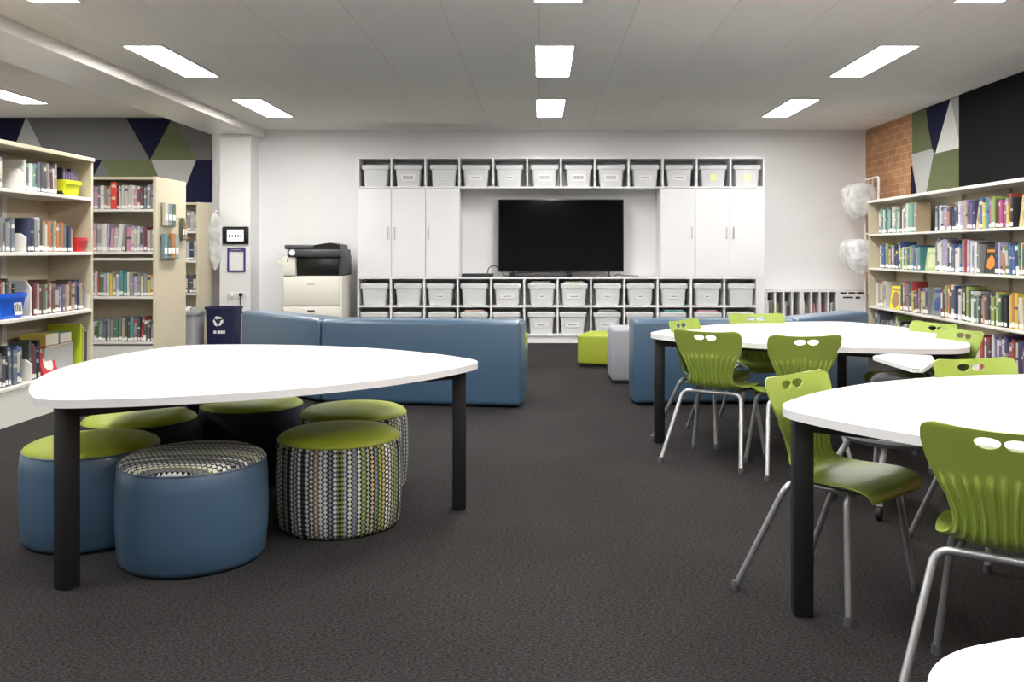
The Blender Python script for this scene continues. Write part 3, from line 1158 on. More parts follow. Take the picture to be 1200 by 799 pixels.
def bookend(label, loc, rz, h_=.17, d_=.16, tall=False):
    t = thing('bookend', label, 'bookend', loc, rz, 'white bookends on the shelves')
    pts = [(0, 0), (d_, 0), (d_, h_ * .8), (d_ - .04, h_), (.04, h_), (0, h_ * .8)]
    b = prism(pts, -.008, .008, .002, 1)
    b.transform(Matrix.Rotation(PI / 2, 4, 'X'))
    obj('upright_plate', b, M['shelfwhite'], t, smooth=False)
    obj('base_plate', box(0, d_, .008, .09, 0, .003), M['shelfwhite'], t, smooth=False)
    return t


# ---- long bookcase along the brick wall
RX, RY0, RY1, RH = 3.95, 5.4, 10.76, 1.76
RSH = [.09, .515, .968, 1.37]
rbk = thing('long_bookcase', 'long beige bookcase with white shelves along the brick wall', 'bookcase', (RX, RY0, 0))
RD = XR - .016 - RX
for y in (0, RY1 - RY0 - .025):
    obj('side_panel', box(0, RD, y, y + .025, 0, RH - .02), M['beige'], rbk, smooth=False)
obj('back_panel', box(RD - .012, RD, .025, RY1 - RY0 - .025, .08, RH - .02), M['beige'], rbk, smooth=False)
obj('top_board', box(-.012, RD, -.01, RY1 - RY0 + .01, RH - .02, RH + .012, .003, 1), M['shelfwhite'], rbk, smooth=False)
obj('plinth', box(.02, RD, .025, RY1 - RY0 - .025, 0, .065), M['shelfwhite'], rbk, smooth=False)
for z in RSH:
    s_ = obj('shelf', box(-.008, RD - .012, .026, RY1 - RY0 - .026, z - .024, z, .003, 1), M['shelfwhite'], rbk, smooth=False)
for yy in (.9, 1.8, 2.7, 3.6, 4.5):
    obj('upright_post', box(RD - .05, RD - .012, yy - .015, yy + .015, .09, RH - .02), M['beige'], rbk, smooth=False)

ry = lambda px: RX * FPX / (px - CX)
BX = RX + .02
GR = 'books in the long bookcase'
WR = ['bottom shelf, long bookcase', 'third shelf, long bookcase', 'second shelf, long bookcase', 'top shelf, long bookcase']
FE = 'from the bag-rack end'


def rrun(sh, x0, x1, lm, seed, wt=W_RIGHT, th=(.022, .052), hm=None):
    run('R', BX, ry(x0) if x0 else RY1 - .04, ry(x1), RSH[sh] + .001, hm or [.38, .34, .33, .32][sh], wt, seed, lm, WR[sh], GR, th)


W_R1 = dict(W_RIGHT)
rrun(3, 1027.5, 1070, FE, 11, dict(mint=3, teal=2, white=2, grey=2, tan=2, black=1, lime=1))
rrun(3, 1092, 1139, 'past the empty gap', 12, dict(white=3, navy=3, purple=2, orange=1, grey=4, lilac=2, tan=2, blue=2))
rrun(3, 1145, 1186, 'past the faced cream book', 13, dict(black=3, lime=2, lilac=3, white=3, magenta=2, teal=2, grey=2, yellow=1, red=1, blue=2))
rrun(3, 1203, 1300, 'past the faced tan book', 14)
rrun(2, 1027.5, 1076, FE, 21, dict(teal=2, lime=2, navy=2, blue=3, purple=2, orange=1, yellow=2, grey=3, white=2))
rrun(2, 1093, 1145, 'past the faced lime book', 22, dict(grey=5, white=5, charcoal=3, red=1, lilac=2, slate=3, blue=2))
rrun(2, 1162, 1300, 'past the faced orange book', 23, dict(white=3, orange=3, blue=3, lilac=3, cream=2, navy=2, red=1, green=2))
rrun(1, 1024.5, 1034, FE, 30, dict(white=2, tan=2, maroon=1))
rrun(1, 1051, 1083, 'past the faced yellow book', 31, dict(navy=3, purple=3, magenta=2, red=3, yellow=2, blue=2, grey=3, orange=2, charcoal=2))
rrun(1, 1099, 1176, 'past the faced grey book', 32, dict(charcoal=5, black=3, grey=4, white=3, green=3, orange=2, mint=2, red=1, lime=2, navy=2, yellow=1))
rrun(1, 1177, 1300, 'past the leaning green book', 33, dict(yellow=3, red=3, orange=3, green=3, lime=2, cream=3, purple=2, blue=1))
rrun(0, 1022, 1085, FE, 41, dict(grey=4, white=5, charcoal=4, black=2, lime=1, slate=3))
rrun(0, 1142, 1300, 'past the chair backs', 42, dict(red=3, purple=3, magenta=2, white=3, navy=2, maroon=3, orange=2, cream=2))
fz = .001
faced('picture_book', 'cream book standing face out, top shelf of the long bookcase', (RX + .05, ry(1142), RSH[3] + fz), -PI / 2, .2, .25, .012, (206, 190, 160), (160, 130, 100))
faced('picture_book', 'tan picture book standing face out at frame edge, top shelf of the long bookcase', (RX + .05, ry(1195), RSH[3] + fz), -PI / 2, .22, .27, .012, (190, 174, 130), (150, 150, 90))
faced('picture_book', 'pale lime book standing face out, second shelf of the long bookcase', (RX + .05, ry(1084.5), RSH[2] + fz), -PI / 2, .26, .24, .012, (176, 196, 140), (206, 214, 170))
faced('picture_book', 'black and orange book standing face out, second shelf of the long bookcase', (RX + .05, ry(1153), RSH[2] + fz), -PI / 2, .22, .24, .012, (40, 50, 44), (220, 140, 50))
faced('picture_book', 'bright yellow book standing face out, third shelf of the long bookcase', (RX + .05, ry(1043), RSH[1] + fz), -PI / 2, .3, .26, .012, (232, 226, 40), (170, 130, 110))
faced('picture_book', 'grey book with blue picture standing face out, third shelf of the long bookcase', (RX + .05, ry(1091), RSH[1] + fz), -PI / 2, .24, .29, .012, (120, 126, 132), (50, 80, 130))

# ---- low-lying bookcase at the left, seen at an angle
LX, LY0, LY1, LH = -3.55, 4.6, 7.13, 1.9
LSH = [.26, .715, 1.166, 1.592]
lbk = thing('angled_bookcase', 'beige bookcase with blue and yellow bins beside the white triangular table', 'bookcase', (LX, LY0, 0))
LD, LL = .36, LY1 - LY0
for y in (0, LL - .03):
    obj('side_panel', box(-LD, 0, y, y + .03, 0, LH - .02), M['beige'], lbk, smooth=False)
obj('back_panel', box(-LD, -LD + .014, .03, LL - .03, .1, LH - .02), M['beige'], lbk, smooth=False)
obj('top_board', box(-LD, .012, -.005, LL + .005, LH - .02, LH + .01, .003, 1), M['beige'], lbk, smooth=False)
obj('plinth', box(-LD + .014, .0, .03, LL - .03, 0, LSH[0] - .03), M['shelfwhite'], lbk, smooth=False)
for z in LSH:
    obj('shelf', box(-LD + .014, .008, .031, LL - .031, z - .026, z, .003, 1), M['shelfwhite'], lbk, smooth=False)
for yy in (.62, 1.88):
    obj('upright_post', box(-LD + .014, -LD + .04, yy - .03, yy + .03, LSH[0], LH - .02), M['shelfwhite'], lbk, smooth=False)
ly = lambda px: -LX * FPX / (CX - px)
LBX = LX - .02
GL = 'books in the angled bookcase'
WL = ['bottom shelf, angled bookcase', 'third shelf, angled bookcase', 'second shelf, angled bookcase', 'top shelf, angled bookcase']


def lrun(sh, x0, x1, lm, seed, wt=W_LEFT, th=(.018, .04), hm=None):
    run('L', LBX, ly(x0), ly(x1), LSH[sh] + .001, hm or [.29, .25, .25, .235][sh], wt, seed, lm, WL[sh], GL, th)


lrun(3, -8, 10, 'from the frame edge', 51, dict(grey=3, slate=2, pink=1))
lrun(3, 35, 75, 'past the white bookend', 52, dict(charcoal=2, slate=3, navy=1, mint=3, teal=2, white=2, pink=1, maroon=2, grey=2))
lrun(2, -8, 25, 'from the frame edge', 53, dict(slate=4, navy=2, charcoal=3, grey=3))
lrun(2, 40, 92, 'past the white bookend', 54, dict(charcoal=3, tan=1, orange=2, navy=2, slate=4, grey=3, black=2, white=2))
lrun(1, -90, -12, 'x', 55)
lrun(3, -90, -12, 'x', 155)
lrun(2, -90, -12, 'x', 156)
lrun(0, -90, -12, 'x', 157)
lrun(1, 46, 104, 'past the blue bin', 56, dict(maroon=3, yellow=1, purple=3, navy=2, tan=3, pink=1, mint=1, grey=3, brown=2, charcoal=2))
lrun(0, -8, 34, 'from the frame edge', 57, dict(black=4, blue=5, white=1, navy=3, charcoal=2, slate=1))
lrun(0, 41, 56, 'past the white bookend', 58, dict(black=2, maroon=2, charcoal=3))
bookend('white bookend on the top shelf of the angled bookcase', (LX - .02, ly(31), LSH[3] + .001), PI, .15, .2)
bookend('white bookend on the second shelf of the angled bookcase', (LX - .02, ly(34), LSH[2] + .001), PI, .13, .2)
bookend('white bookend beside the blue bin, third shelf of the angled bookcase', (LX - .04, ly(43), LSH[1] + .001), PI, .25, .2)
bookend('white bookend at the end panel, third shelf of the angled bookcase', (LX - .01, ly(107.5), LSH[1] + .001), PI, .13, .12)
bookend('white bookend on the bottom shelf of the angled bookcase', (LX - .01, ly(39), LSH[0] + .001), PI, .15, .14)


def caddy(label, m, loc, rz, w_, d_, h_, kind, card=False):
    t = thing(kind, label, 'bin', loc, rz)
    obj('bin_body', taper_bin(w_, d_, w_ * .84, d_ * .84, h_, .006, .008), m, t)
    if card:
        c = obj('label_card', box(-.045, .045, -.001, .001, -.05, .05), M['card'], t, smooth=False)
        c.location = (.05, -d_ / 2 + .002, h_ * .42)
        c.rotation_euler = (-math.atan2(d_ * .08, h_), 0, 0)
        g = bmesh.new()
        for i in range(4):
            box(-.034 + i * .018, -.022 + i * .018, -.0016, -.001, -.025, .02 + .006 * (i % 2), bm=g)
        obj('card_picture_print', g, M['felt_olive'], c, smooth=False)
    return t


caddy('yellow plastic bin of dark books, top shelf of the angled bookcase', M['yellow'], (LX - .12, (ly(78) + ly(102)) / 2, LSH[3] + .001), PI / 2, .23, .19, .12, 'yellow_bin')
for i in range(6):
    add_book((LX - .05 - .0, ly(82) + i * .036, LSH[3] + .012), Matrix.Rotation(PI / 2, 4, 'Z').to_euler(), (.028, .12, .2 - .012 * (i % 3)), PN.index(['black', 'navy', 'charcoal'][i % 3]), 18, 1, '%s book, %s standing in the yellow bin, top shelf' % (['black', 'navy', 'charcoal'][i % 3], ordw(i + 1)), GL, 500)
caddy('small red plastic bin, second shelf of the angled bookcase', M['red'], (LX - .09, (ly(93.5) + ly(107)) / 2, LSH[2] + .001), PI / 2, .13, .13, .11, 'red_bin')
caddy('bright blue bin of picture books, third shelf of the angled bookcase', M['bluebin'], (LX - .13, (ly(2) + ly(37)) / 2, LSH[1] + .001), PI / 2, .31, .22, .17, 'blue_bin', True)
bl = [('green', .2), ('red', .25), ('white', .24), ('charcoal', .26), ('grey', .24), ('black', .22)]
for i, (cn, h) in enumerate(bl):
    add_book((LX - .06, ly(6) + i * .038, LSH[1] + .012), Matrix.Rotation(PI / 2, 4, 'Z').to_euler(), (.026, .14, h), PN.index(cn), 12, 3, '%s picture book, %s standing in the blue bin, third shelf' % (cn, ordw(i + 1)), GL, 500)
# bottom shelf extras
bx = thing('book_box', 'grey open box with yellow and blue books on top, bottom shelf of the angled bookcase', 'box', (LX - .16, ly(79), LSH[0] + .001))
obj('box_body', box(-.1, .1, -.2, .2, 0, .2, .004, 1), M['felt_light'], bx, smooth=False)
pile = [('red', 0, .012, .3), ('yellow', .013, .07, .19), ('sky blue', .013, .065, .15)]
for cn, z, th_, l_, yo in (('red', 0, .014, .38, 0), ('yellow', .015, .085, .18, -.1), ('sky blue', .015, .075, .17, .09)):
    t = thing('picture_book', '%s book lying on the grey box, bottom shelf of the angled bookcase' % cn, 'book', (LX - .16, ly(79) + yo, LSH[0] + .202 + z), 0, GL)
    obj('cover', box(-.09, .1, -l_ / 2, l_ / 2, 0, th_, .002, 1), PM[PN.index(cn)], t, smooth=False)
    obj('page_block', box(-.085, .101, -l_ / 2 + .006, l_ / 2 - .006, .003, th_ - .003), M['page'], t, smooth=False)
for i, (cn, rgb) in enumerate((('lime', (186, 200, 50)), ('lime', (176, 194, 60)), ('purple', (90, 70, 110)))):
    t = thing('folder', ['lime folder upright beside the grey box, bottom shelf', 'second lime folder upright, next to the purple one, bottom shelf', 'purple folder upright against the end panel, bottom shelf'][i], 'folder', (LX - .03, ly(99) + i * .036, LSH[0] + .001))
    obj('cover', box(-.26, 0, 0, .026, 0, .34 - .03 * i, .003, 1), mat('folder_%d' % i, rgb, .5), t, smooth=False)
    obj('paper_edge', box(-.255, -.003, .004, .022, .34 - .03 * i, .343 - .03 * i), M['card'], t, smooth=False)
faced('picture_book', 'red and white picture book leaning face out, bottom shelf of the angled bookcase', (LX - .03, ly(65), LSH[0] + .001), PI / 2, .2, .22, .014, (196, 50, 60), (230, 226, 220), None, .3)

# ---- two bookcases facing the camera
GM = 'books in the square-on bookcases'


def bookcase(label, x0, x1, y0, y1, h, sh, plinth):
    t = thing('bookcase', label, 'bookcase', (x0, y0, 0))
    W_, D = x1 - x0, y1 - y0
    for x in (0, W_ - .03):
        obj('side_panel', box(x, x + .03, 0, D, 0, h), M['beige'], t, smooth=False)
    obj('back_panel', box(.03, W_ - .03, D * .5, D * .5 + .014, .05, h - .03), M['beige'], t, smooth=False)
    obj('top_board', box(.03, W_ - .03, 0, D, h - .03, h - .004), M['beige'], t, smooth=False)
    obj('plinth', box(.03, W_ - .03, .01, D - .01, 0, plinth), M['shelfwhite'], t, smooth=False)
    for z in sh:
        obj('shelf', box(.031, W_ - .031, -.006, D * .5, z - .026, z, .002, 1), M['shelfwhite'], t, smooth=False)
    return t


MX0, MX1, MY = -4.78, -3.85, 9.0
mid = bookcase('tall beige bookcase facing the camera with leaflet holders on its end', MX0, MX1, MY, 9.76, 1.92, LSH, .22)
obj('shelf_rail', box(.031, MX1 - MX0 - .031, -.006, .01, LSH[2] - .09, LSH[2] - .065), M['shelfwhite'], mid, smooth=False)
WM = ['bottom shelf', 'third shelf', 'second shelf', 'top shelf']
for sh, wt, hm, sd in ((3, W_PALE, .245, 71), (2, W_PALE, .3, 72), (1, W_WARM, .27, 73), (0, dict(charcoal=4, red=1, grey=4, teal=1, orange=1, green=1, white=2, tan=3, slate=2), .25, 74)):
    run('F', MY + .02, MX1 - .035, MX0 + .04, LSH[sh] + .001, hm, wt, sd, 'from the leaflet end', WM[sh] + ', tall bookcase', GM, (.02, .042), .72)
faced('picture_book', 'bright red book standing face out, top shelf of the tall beige bookcase', (-4.28, MY + .005, LSH[3] + .001), 0, .06, .27, .01, (214, 60, 44), (230, 200, 180), None, .02)

FX1, FY = -4.19, 11.02
FSH = [.26, .65, 1.05, 1.41]
bookcase('lower beige bookcase by the column, seen past the tall bookcase', FX1 - .95, FX1, FY, 11.46, 1.77, FSH, .22)
for sh, sd in ((3, 81), (2, 82), (1, 83), (0, 84)):
    run('F', FY + .02, FX1 - .035, FX1 - .4, FSH[sh] + .001, .28, W_DARK, sd, 'from the column end', WM[sh] + ', lower bookcase by column', GM, (.026, .05), .72)

# leaflet holders on the end of the tall bookcase
lfc = [(120, 150, 140), (196, 190, 170), (110, 140, 150), (90, 100, 80), (170, 120, 70), (150, 160, 150), (200, 206, 204)]


def holder(label, z, y0, y1, n, seed):
    t = thing('leaflet_holder', label, 'leaflet holder', (MX1, y0, z), 0, 'clear leaflet holders on the bookcase end')
    W_ = y1 - y0
    obj('wire_frame', tube([(.012, 0, .0), (.012, W_, .0)], .004, 6, bm=tube([(.06, 0, .03), (.06, W_, .03)], .004, 6, bm=tube([(.004, 0, .24), (.004, W_, .24)], .004, 6))), M['chrome'], t)
    for k in range(n):
        r = random.Random(seed * 10 + k)
        th_ = .009
        l = thing('leaflet', '%s leaflet in the %s, %s from the shelf side' % (['green', 'cream', 'teal', 'olive', 'orange', 'sage', 'pale'][(seed + k) % 7], 'upper wire holder' if seed == 1 else ('lower wire holder' if seed == 2 else 'rear wire holder'), ordw(k + 1)), 'leaflet', (MX1 + .016, y0 + .03 + k * (W_ - .06) / max(1, n), z + .006), 0, 'leaflets in the wire holders')
        obj('cover', box(0, .03, 0, (W_ - .06) / n - .01, 0, r.uniform(.2, .27), .002, 1), mat('leaflet_%d_%d' % (seed, k), lfc[(seed + k) % 7], .5), l, smooth=False)
        obj('print_marking', box(.03, .031, .005, (W_ - .06) / n - .02, .06, .12), M['card'], l, smooth=False)
    return t


holder('upper wire leaflet holder on the end of the tall bookcase', 1.42, 9.08, 9.42, 3, 1)
holder('lower wire leaflet holder on the end of the tall bookcase', 1.08, 9.06, 9.5, 4, 2)
holder('rear wire leaflet holder near the back edge of the tall bookcase', 1.28, 9.54, 9.72, 2, 3)

# ---- place the books: the 300 largest in the photo as objects, the rest as one
BOOKS.sort(key=lambda d: -d['px'])
print('BOOKS', len(BOOKS))
seen = {}
for d in BOOKS[:300]:
    me = BM[d['var']]
    o = bpy.data.objects.new('book', me)
    COL.objects.link(o)
    o.location = d['loc']
    o.rotation_euler = d['rot']
    o.scale = d['dims']
    for slot, m_ in ((0, PM[d['ci']]), (3, PM[d['ai']])):
        o.material_slots[slot].link = 'OBJECT'
        o.material_slots[slot].material = m_
    tag(o, d['label'], 'book', d['grp'])
if len(BOOKS) > 300:
    b = bmesh.new()
    for d in BOOKS[300:]:
        nf0 = len(b.faces)
        t = bmesh.new()
        t.from_mesh(BM[d['var']])
        t.transform(Matrix.Translation(d['loc']) @ d['rot'].to_matrix().to_4x4() @ Matrix.Diagonal((*d['dims'], 1)))
        for f in t.faces:
            f.material_index = {0: d['ci'], 1: len(PM), 2: len(PM) + 1, 3: d['ai']}[f.material_index]
        merge(t, b)
    o = obj('book_stock', b, PM + [M['page'], M['sticker']], smooth=False)
    tag(o, 'many small books filling the far ends and lower shelves of the bookcases', 'books', None, 'stuff')

# ------------------------------------------------------------------ tables
TH = .67


def reuleaux(th0, tip=1.0, rho=.19, k=28):
    rc = tip - rho
    s = rc * math.sqrt(3)
    pts = []
    for c in range(3):
        t0 = th0 + c * 2 * PI / 3
        V0 = Vector((rc * math.cos(t0), rc * math.sin(t0)))
        for i in range(9):
            a = t0 - PI / 6 + PI / 3 * i / 8
            pts.append((V0.x + rho * math.cos(a), V0.y + rho * math.sin(a)))
        t2 = t0 + 4 * PI / 3
        V2 = Vector((rc * math.cos(t2), rc * math.sin(t2)))
        for i in range(1, k):
            a = t0 + PI / 6 + PI / 3 * i / k
            pts.append((V2.x + (s + rho) * math.cos(a), V2.y + (s + rho) * math.sin(a)))
    return pts


def table(label, cx, cy, ang, tip=1.0, legd=.885):
    t = thing('triangular_table', label, 'table', (cx, cy, 0), 0, 'white rounded triangular tables')
    a0 = math.radians(ang)
    obj('tabletop', prism(reuleaux(a0, tip), TH - .028, TH, .004, 2), M['top'], t, ang=50)
    legs = []
    for c in range(3):
        a = a0 + c * 2 * PI / 3
        legs.append(Vector((legd * math.cos(a), legd * math.sin(a), 0)))
        b = box(-.031, .031, -.031, .031, 0, TH - .03, .006, 2)
        b.transform(Matrix.Translation(legs[-1]) @ Matrix.Rotation(a, 4, 'Z'))
        obj('leg', b, M['black'], t)
    for c in range(3):
        p, q = legs[c], legs[(c + 1) % 3]
        d = (q - p)
        n = d.normalized()
        b = box(.03, d.length - .03, -.015, .015, TH - .075, TH - .031, .003, 1)
        b.transform(Matrix.Translation(p) @ Matrix.Rotation(math.atan2(n.y, n.x), 4, 'Z'))
        obj('apron_rail', b, M['black'], t, smooth=False)
    return t


table('white rounded triangular table with round ottomans stored beneath it', -1.285, 3.985, 246.5, 1.01, .925)
table('white triangular table in front of the angled blue sofa, ringed by lime chairs', 1.685, 5.51, 181, 1.0, .95)
table('white triangular table in the middle of the lime chair row', 1.775, 2.84, 176, .985, .925)
table('white table of which only a rounded corner shows at frame bottom', 1.282, .432, 140, 1.04)


# ------------------------------------------------------------------ ottomans
def ottoman(label, x, y, r, h, side, topm, grp=None, rz=0):
    t = thing('ottoman', label, 'ottoman', (x, y, 0), rz, grp)
    obj('base_ring', lathe([(0, 0), (r - .04, 0), (r - .04, .02), (0, .02)], 40), M['base'], t)
    hs = h - .035
    prof = [(r - .035, .003), (r - .014, .005), (r - .003, .025), (r + .004, .12), (r + .006, h * .5), (r + .004, hs - .06), (r, hs - .02), (r - .008, hs), (r - .03, hs)]
    obj('side_cover', lathe(prof, 72, uv='side'), side, t, ang=60)
    rt = r - .006
    prof = [(rt - .02, hs - .012), (rt, hs - .004), (rt + .001, hs + .003), (rt - .006, hs + .014), (rt - .03, hs + .026), (rt - .1, hs + .035), (rt * .4, hs + .039), (0, hs + .04)]
    obj('seat_pad', lathe(prof, 72, uv='top'), topm, t, ang=60)
    tor = [(rt + .001 + .0035 * math.cos(a * PI / 4), hs + .0035 * math.sin(a * PI / 4)) for a in range(9)]
    obj('seam_piping', lathe(tor, 72), side if side is not M['weave'] else topm, t, ang=80)
    return t


GO = 'round ottomans under the white table'
ottoman('blue round ottoman with lime top, behind the front table leg', -1.85, 3.71, .262, .405, M['blue'], M['lime'], GO)
ottoman('blue round ottoman with grey patterned top, nearest the camera', -1.335, 3.46, .272, .405, M['blue'], M['weavetop'], GO, 1.66)
ottoman('patterned round ottoman with lime top, in front of the other patterned one', -.865, 3.88, .262, .41, M['weave'], M['lime'], GO)
ottoman('patterned round ottoman with lime top, partly hidden behind its twin', -.925, 4.47, .262, .405, M['weave'], M['lime'], GO, 1.2)
ottoman('dark-sided ottoman with lime top, by the angled bookcase', -1.92, 4.31, .262, .4, M['navy'], M['lime'], GO)
ottoman('dark-sided ottoman with lime top, deepest under the table', -1.5, 4.68, .262, .405, M['navy'], M['lime'], GO)


# ------------------------------------------------------------------ sofas and poufs
def sofa(label, p0, p1, grp, inl=0.0, inr=0.0, bh=.65, bt=.27, cut0=0, cut1=0):
    d = Vector((p1[0] - p0[0], p1[1] - p0[1]))
    L = d.length
    t = thing('modular_sofa', label, 'sofa', (p0[0], p0[1], 0), math.atan2(d.y, d.x), grp)
    def pr_(y0, y1, z0, z1, a, c, bev):
        poly = [(a + cut0 * y0, y0), (c - cut1 * y0, y0), (c - cut1 * y1, y1), (a + cut0 * y1, y1)]
        b = bmesh.new()
        lo = [b.verts.new((x, y, z0)) for x, y in poly]
        hi = [b.verts.new((x, y, z1)) for x, y in poly]
        b.faces.new(lo[::-1])
        b.faces.new(hi)
        for i in range(4):
            b.faces.new((lo[i], lo[(i + 1) % 4], hi[(i + 1) % 4], hi[i]))
        bmesh.ops.bevel(b, geom=b.edges[:], offset=bev, segments=4, profile=.5, affect='EDGES')
        return b
    obj('backrest', pr_(0, bt, .012, bh, .002, L - .002, .035), M['blue'], t, ang=50)
    obj('seat', pr_(bt + .001, bt + .45, .035, .41, .002 + inl, L - .002 - inr, .03), M['blue'], t, ang=50)
    obj('plinth_base', pr_(bt + .01, bt + .42, 0, .034, .03 + inl, L - .03 - inr, .004), M['base'], t)
    return t


GS = 'blue modular sofas'
sofa('long blue sofa unit seen from behind, beside the middle aisle', (-1.69, 6.88), (-.135, 6.67), GS, .0, .05, cut0=.36)
sofa('blue sofa unit angled toward the printer', (-2.62, 7.85), (-1.695, 6.885), GS, .0, .0, cut1=.36)
sofa('blue sofa unit behind the lime chairs, end facing the aisle', (.718, 6.79), (1.98, 6.88), GS, .12, .0, cut1=.36)
sofa('blue sofa unit angled toward the long bookcase', (1.985, 6.885), (2.87, 7.78), GS, .0, .0, cut0=.36)


def pouf(label, x, y, w_, d_, h, rz, m):
    t = thing('pouf', label, 'pouf', (x, y, 0), rz, 'square poufs')
    obj('cushion', box(-w_ / 2, w_ / 2, -d_ / 2, d_ / 2, .025, h, .03, 4), m, t, ang=50)
    obj('base', box(-w_ / 2 + .03, w_ / 2 - .03, -d_ / 2 + .03, d_ / 2 - .03, 0, .03), M['base'], t, smooth=False)
    return t


pouf('lime square pouf on the carpet between the sofas', .67, 9.2, .46, .46, .33, math.radians(-18), M['lime'])
pouf('grey square pouf beside the blue sofa end', .885, 8.12, .5, .5, .485, 0, M['grey'])
pouf('lime square pouf mostly hidden behind the long blue sofa', -.35, 9.1, .46, .46, .33, 0, M['lime'])

# ------------------------------------------------------------------ lime chairs
def catmull(P, n):
    out = []
    for i in range(len(P) - 1):
        p0, p1, p2, p3 = P[max(i - 1, 0)], P[i], P[i + 1], P[min(i + 2, len(P) - 1)]
        for k in range(n):
            t = k / n
            out.append(tuple(.5 * ((2 * b_) + (-a + c) * t + (2 * a - 5 * b_ + 4 * c - d) * t * t + (-a + 3 * b_ - 3 * c + d) * t ** 3) for a, b_, c, d in zip(p0, p1, p2, p3)))
    out.append(tuple(P[-1]))
    return out


def chair_shell():
    #        y     z     half-width  curl
    P = [(.318, .374, .150, 0), (.321, .388, .164, .000), (.306, .407, .178, .004), (.25, .415, .192, .010), (.18, .408, .197, .016), (.09, .402, .186, .020), (.032, .410, .160, .022),
         (-.002, .438, .136, .020), (-.016, .480, .128, .020), (-.027, .527, .140, .024), (-.040, .575, .164, .030), (-.054, .628, .187, .034), (-.068, .674, .197, .034),
         (-.077, .704, .197, .033), (-.0815, .719, .192, .031), (-.0835, .726, .183, .029), (-.0848, .7305, .168, .026), (-.0852, .732, .15, .022)]
    S = catmull(P, 6)
    n = 120
    b = bmesh.new()
    G = []
    for i, (y, z, hw, curl) in enumerate(S):
        y0, z0 = S[max(i - 1, 0)][:2]
        y1, z1 = S[min(i + 1, len(S) - 1)][:2]
        t = Vector((0, y1 - y0, z1 - z0)).normalized()
        nr = Vector((0, t.z, -t.y))     # toward the sitter: up on the seat, forward on the back
        if nr.dot(Vector((0, .5, .5))) < 0:
            nr = -nr
        row = []
        rib = max(0, min(1, (z - .415) / .03)) * max(0, min(1, (.625 - z) / .04)) if y < .06 else 0
        for j in range(n + 1):
            v = j / n * 2 - 1
            # nine raised ribs fanning over the lower back
            q = v * 5.6
            rv = 0
            if abs(v) < .93 and rib > 0:
                fr_ = q - math.floor(q + .5)
                top = .62 - .03 * abs(v)
                k = max(0, min(1, (top - z) / .02))
                rv = rib * k * max(0, 1 - abs(fr_) / .24) ** .8 * .013
            co = Vector((v * hw, y, z)) + nr * (curl * v * v) - nr * rv
            row.append(b.verts.new(co))
        G.append(row)
    for A, B in zip(G, G[1:]):
        for j in range(n):
            b.faces.new((A[j], A[j + 1], B[j + 1], B[j]))
    me = finish(b, 'seat_shell', M['chair'], True, 60)
    o = new_obj('seat_shell', me)
    so = o.modifiers.new('thickness', 'SOLIDIFY')
    so.thickness = .006
    so.offset = 0
    cut = bmesh.new()
    for s in (-1, 1):
        poly = []
        for k in range(24):
            a = 2 * PI * k / 24
            x, z = math.cos(a), math.sin(a)
            z = z * .0125 if z > 0 else z * .018
            poly.append((s * .0345 + x * .0315, z))
        pb = prism(poly, -.12, .12)
        pb.transform(Matrix.Translation((0, -.06, .7025)) @ Matrix.Rotation(PI / 2, 4, 'X'))
        merge(pb, cut)
    co = obj('cutter', cut, M['chair'])
    bo = o.modifiers.new('holes', 'BOOLEAN')
    bo.object = co
    bo.operation = 'DIFFERENCE'
    bo.solver = 'EXACT'
    dg = bpy.context.evaluated_depsgraph_get()
    dg.update()
    res = bpy.data.meshes.new_from_object(o.evaluated_get(dg))
    bpy.data.objects.remove(o)
    bpy.data.objects.remove(co)
    res.name = 'seat_shell'
    res.polygons.foreach_set('use_smooth', [True] * len(res.polygons))
    res.set_sharp_from_angle(angle=math.radians(50))
    return res


def make_chair(label, loc, rz):
    t = thing('school_chair', label, 'chair', loc, rz, 'lime plastic chairs at the tables')
    new_obj('seat_shell', chair_shell(), t)
    r = .0115
    for s in (-1, 1):
        lg = obj('leg', tube([(s * .232, -.145, .012), (s * .172, .02, .386), (s * .09, .028, .386)], r, 12, fil=.05), M['steel'], t)
        obj('foot_cap', lathe([(0, 0), (.014, 0), (.015, .018), (.0125, .03), (0, .03)], 14), M['cap'], lg, loc=(s * .233, -.147, 0))
        lg = obj('leg', tube([(s * .22, .275, .012), (s * .165, .235, .386), (s * .09, .232, .386)], r, 12, fil=.05), M['steel'], t)
        obj('foot_cap', lathe([(0, 0), (.014, 0), (.015, .018), (.0125, .03), (0, .03)], 14), M['cap'], lg, loc=(s * .22, .275, 0))
        obj('seat_rail', tube([(s * .12, .028, .387), (s * .12, .232, .387)], .009, 10), M['steel'], t)
    obj('rear_crossbar', tube([(-.091, .028, .386), (.091, .028, .386)], r, 12), M['steel'], t)
    obj('front_crossbar', tube([(-.091, .232, .386), (.091, .232, .386)], r, 12), M['steel'], t)
    return t


def rzf(fx, fy):   # local +y -> facing
    return math.atan2(-fx, fy)


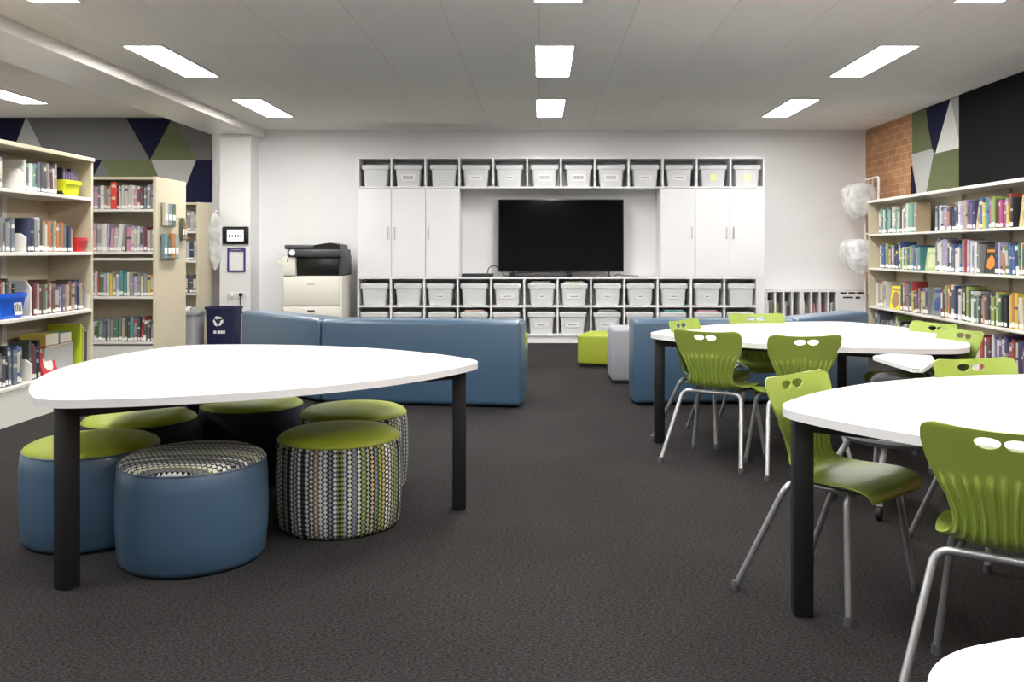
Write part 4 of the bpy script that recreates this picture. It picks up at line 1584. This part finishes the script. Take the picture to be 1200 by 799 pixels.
CH = [
    ('lime chair with its back to the camera at the tip of the far white table', (.95, 4.98), (.55, .835)),
    ('lime chair tucked under the far table, back to camera, behind the sideways chair', (1.385, 4.73), (-.06, 1)),
    ('lime chair turned sideways at the tip of the middle white table', (.955, 3.165), (.66, -.75)),
    ('large lime chair back in front, cut by the frame edge', (1.185, 2.27), (.57, .82)),
    ('lime chair facing the camera across the middle white table', (1.785, 3.6), (.25, -.97)),
    ('lime chair at the bookcase end of the far table, nearer the sofa', (2.36, 5.46), (-.95, -.3)),
    ('lime chair at the bookcase end of the far table, turned edge-on', (2.3, 4.99), (-.98, -.17)),
    ('lime chair beyond the far table tip, overlapped by the back-turned chair', (.96, 5.66), (.8, -.6)),
    ('lime chair behind the far table against the blue sofa', (1.52, 6.2), (.08, -1)),
]
c0 = None
for lab, (x, y), f in CH:
    if c0 is None:
        c0 = make_chair(lab, (x, y, 0), rzf(*f))
    else:
        dup(c0, (x, y, 0), rzf(*f), lab)

# ------------------------------------------------------------------ tablet-arm swivel chair between the two tables
nc = thing('tablet_chair', 'grey swivel chair with white tablet arm and castors between two tables', 'chair', (1.66, 4.15, 0))
obj('base_tray', lathe([(0, .30), (.12, .295), (.235, .305), (.275, .33), (.28, .345), (.272, .345), (.23, .318), (0, .312)], 40), M['trayplastic'], nc)
for k in range(5):
    a = 2 * PI * k / 5 + .3
    c, s = math.cos(a), math.sin(a)
    lg = obj('leg', tube([(c * .2, s * .2, .305), (c * .27, s * .27, .2), (c * .28, s * .28, .06)], .014, 10, fil=.05), M['trayplastic'], nc)
    wh = lathe([(0, -.012), (.024, -.012), (.028, -.006), (.028, .006), (.024, .012), (0, .012)], 20)
    wh.transform(Matrix.Translation((c * .29, s * .29, .028)) @ Matrix.Rotation(a, 4, 'Z') @ Matrix.Rotation(PI / 2, 4, 'X'))
    obj('castor_wheel', wh, M['base'], lg)
obj('column', lathe([(0, .31), (.03, .31), (.03, .42), (.05, .43), (0, .43)], 20), M['base'], nc)
b = bmesh.new()
G = []
for (y, z, hw) in catmull([(.2, .43, .17), (.18, .445, .2), (.05, .445, .215), (-.1, .45, .215), (-.18, .48, .21), (-.205, .54, .2), (-.215, .6, .17), (-.218, .615, .12)], 4):
    G.append([b.verts.new((v / 12 * hw, y + (.06 * (v / 12) ** 2 if z > .46 else 0), z + .02 * (v / 12) ** 2)) for v in range(-12, 13)])
for A, B in zip(G, G[1:]):
    for j in range(24):
        b.faces.new((A[j], A[j + 1], B[j + 1], B[j]))
shell = obj('seat_shell', b, M['dkgrey'], nc, ang=60)
sm = shell.modifiers.new('thickness', 'SOLIDIFY')
sm.thickness = .012
tp = [(-.09, -.4), (-.1, .06), (.02, .16), (.2, .1), (.12, -.12), (-.06, -.41)]
P2d = [(p.x, p.y) for p in fillet([(-.095, -.1, 0)] + [(x, y, 0) for x, y in tp] + [(-.095, -.1, 0)], .03, 4)][1:-1]
obj('tablet_arm', prism(P2d, .665, .682, .003, 1), M['top'], nc, smooth=False)
obj('arm_post', tube([(.19, .02, .44), (.2, .05, .56), (.1, .03, .66)], .014, 10, fil=.05), M['base'], nc)
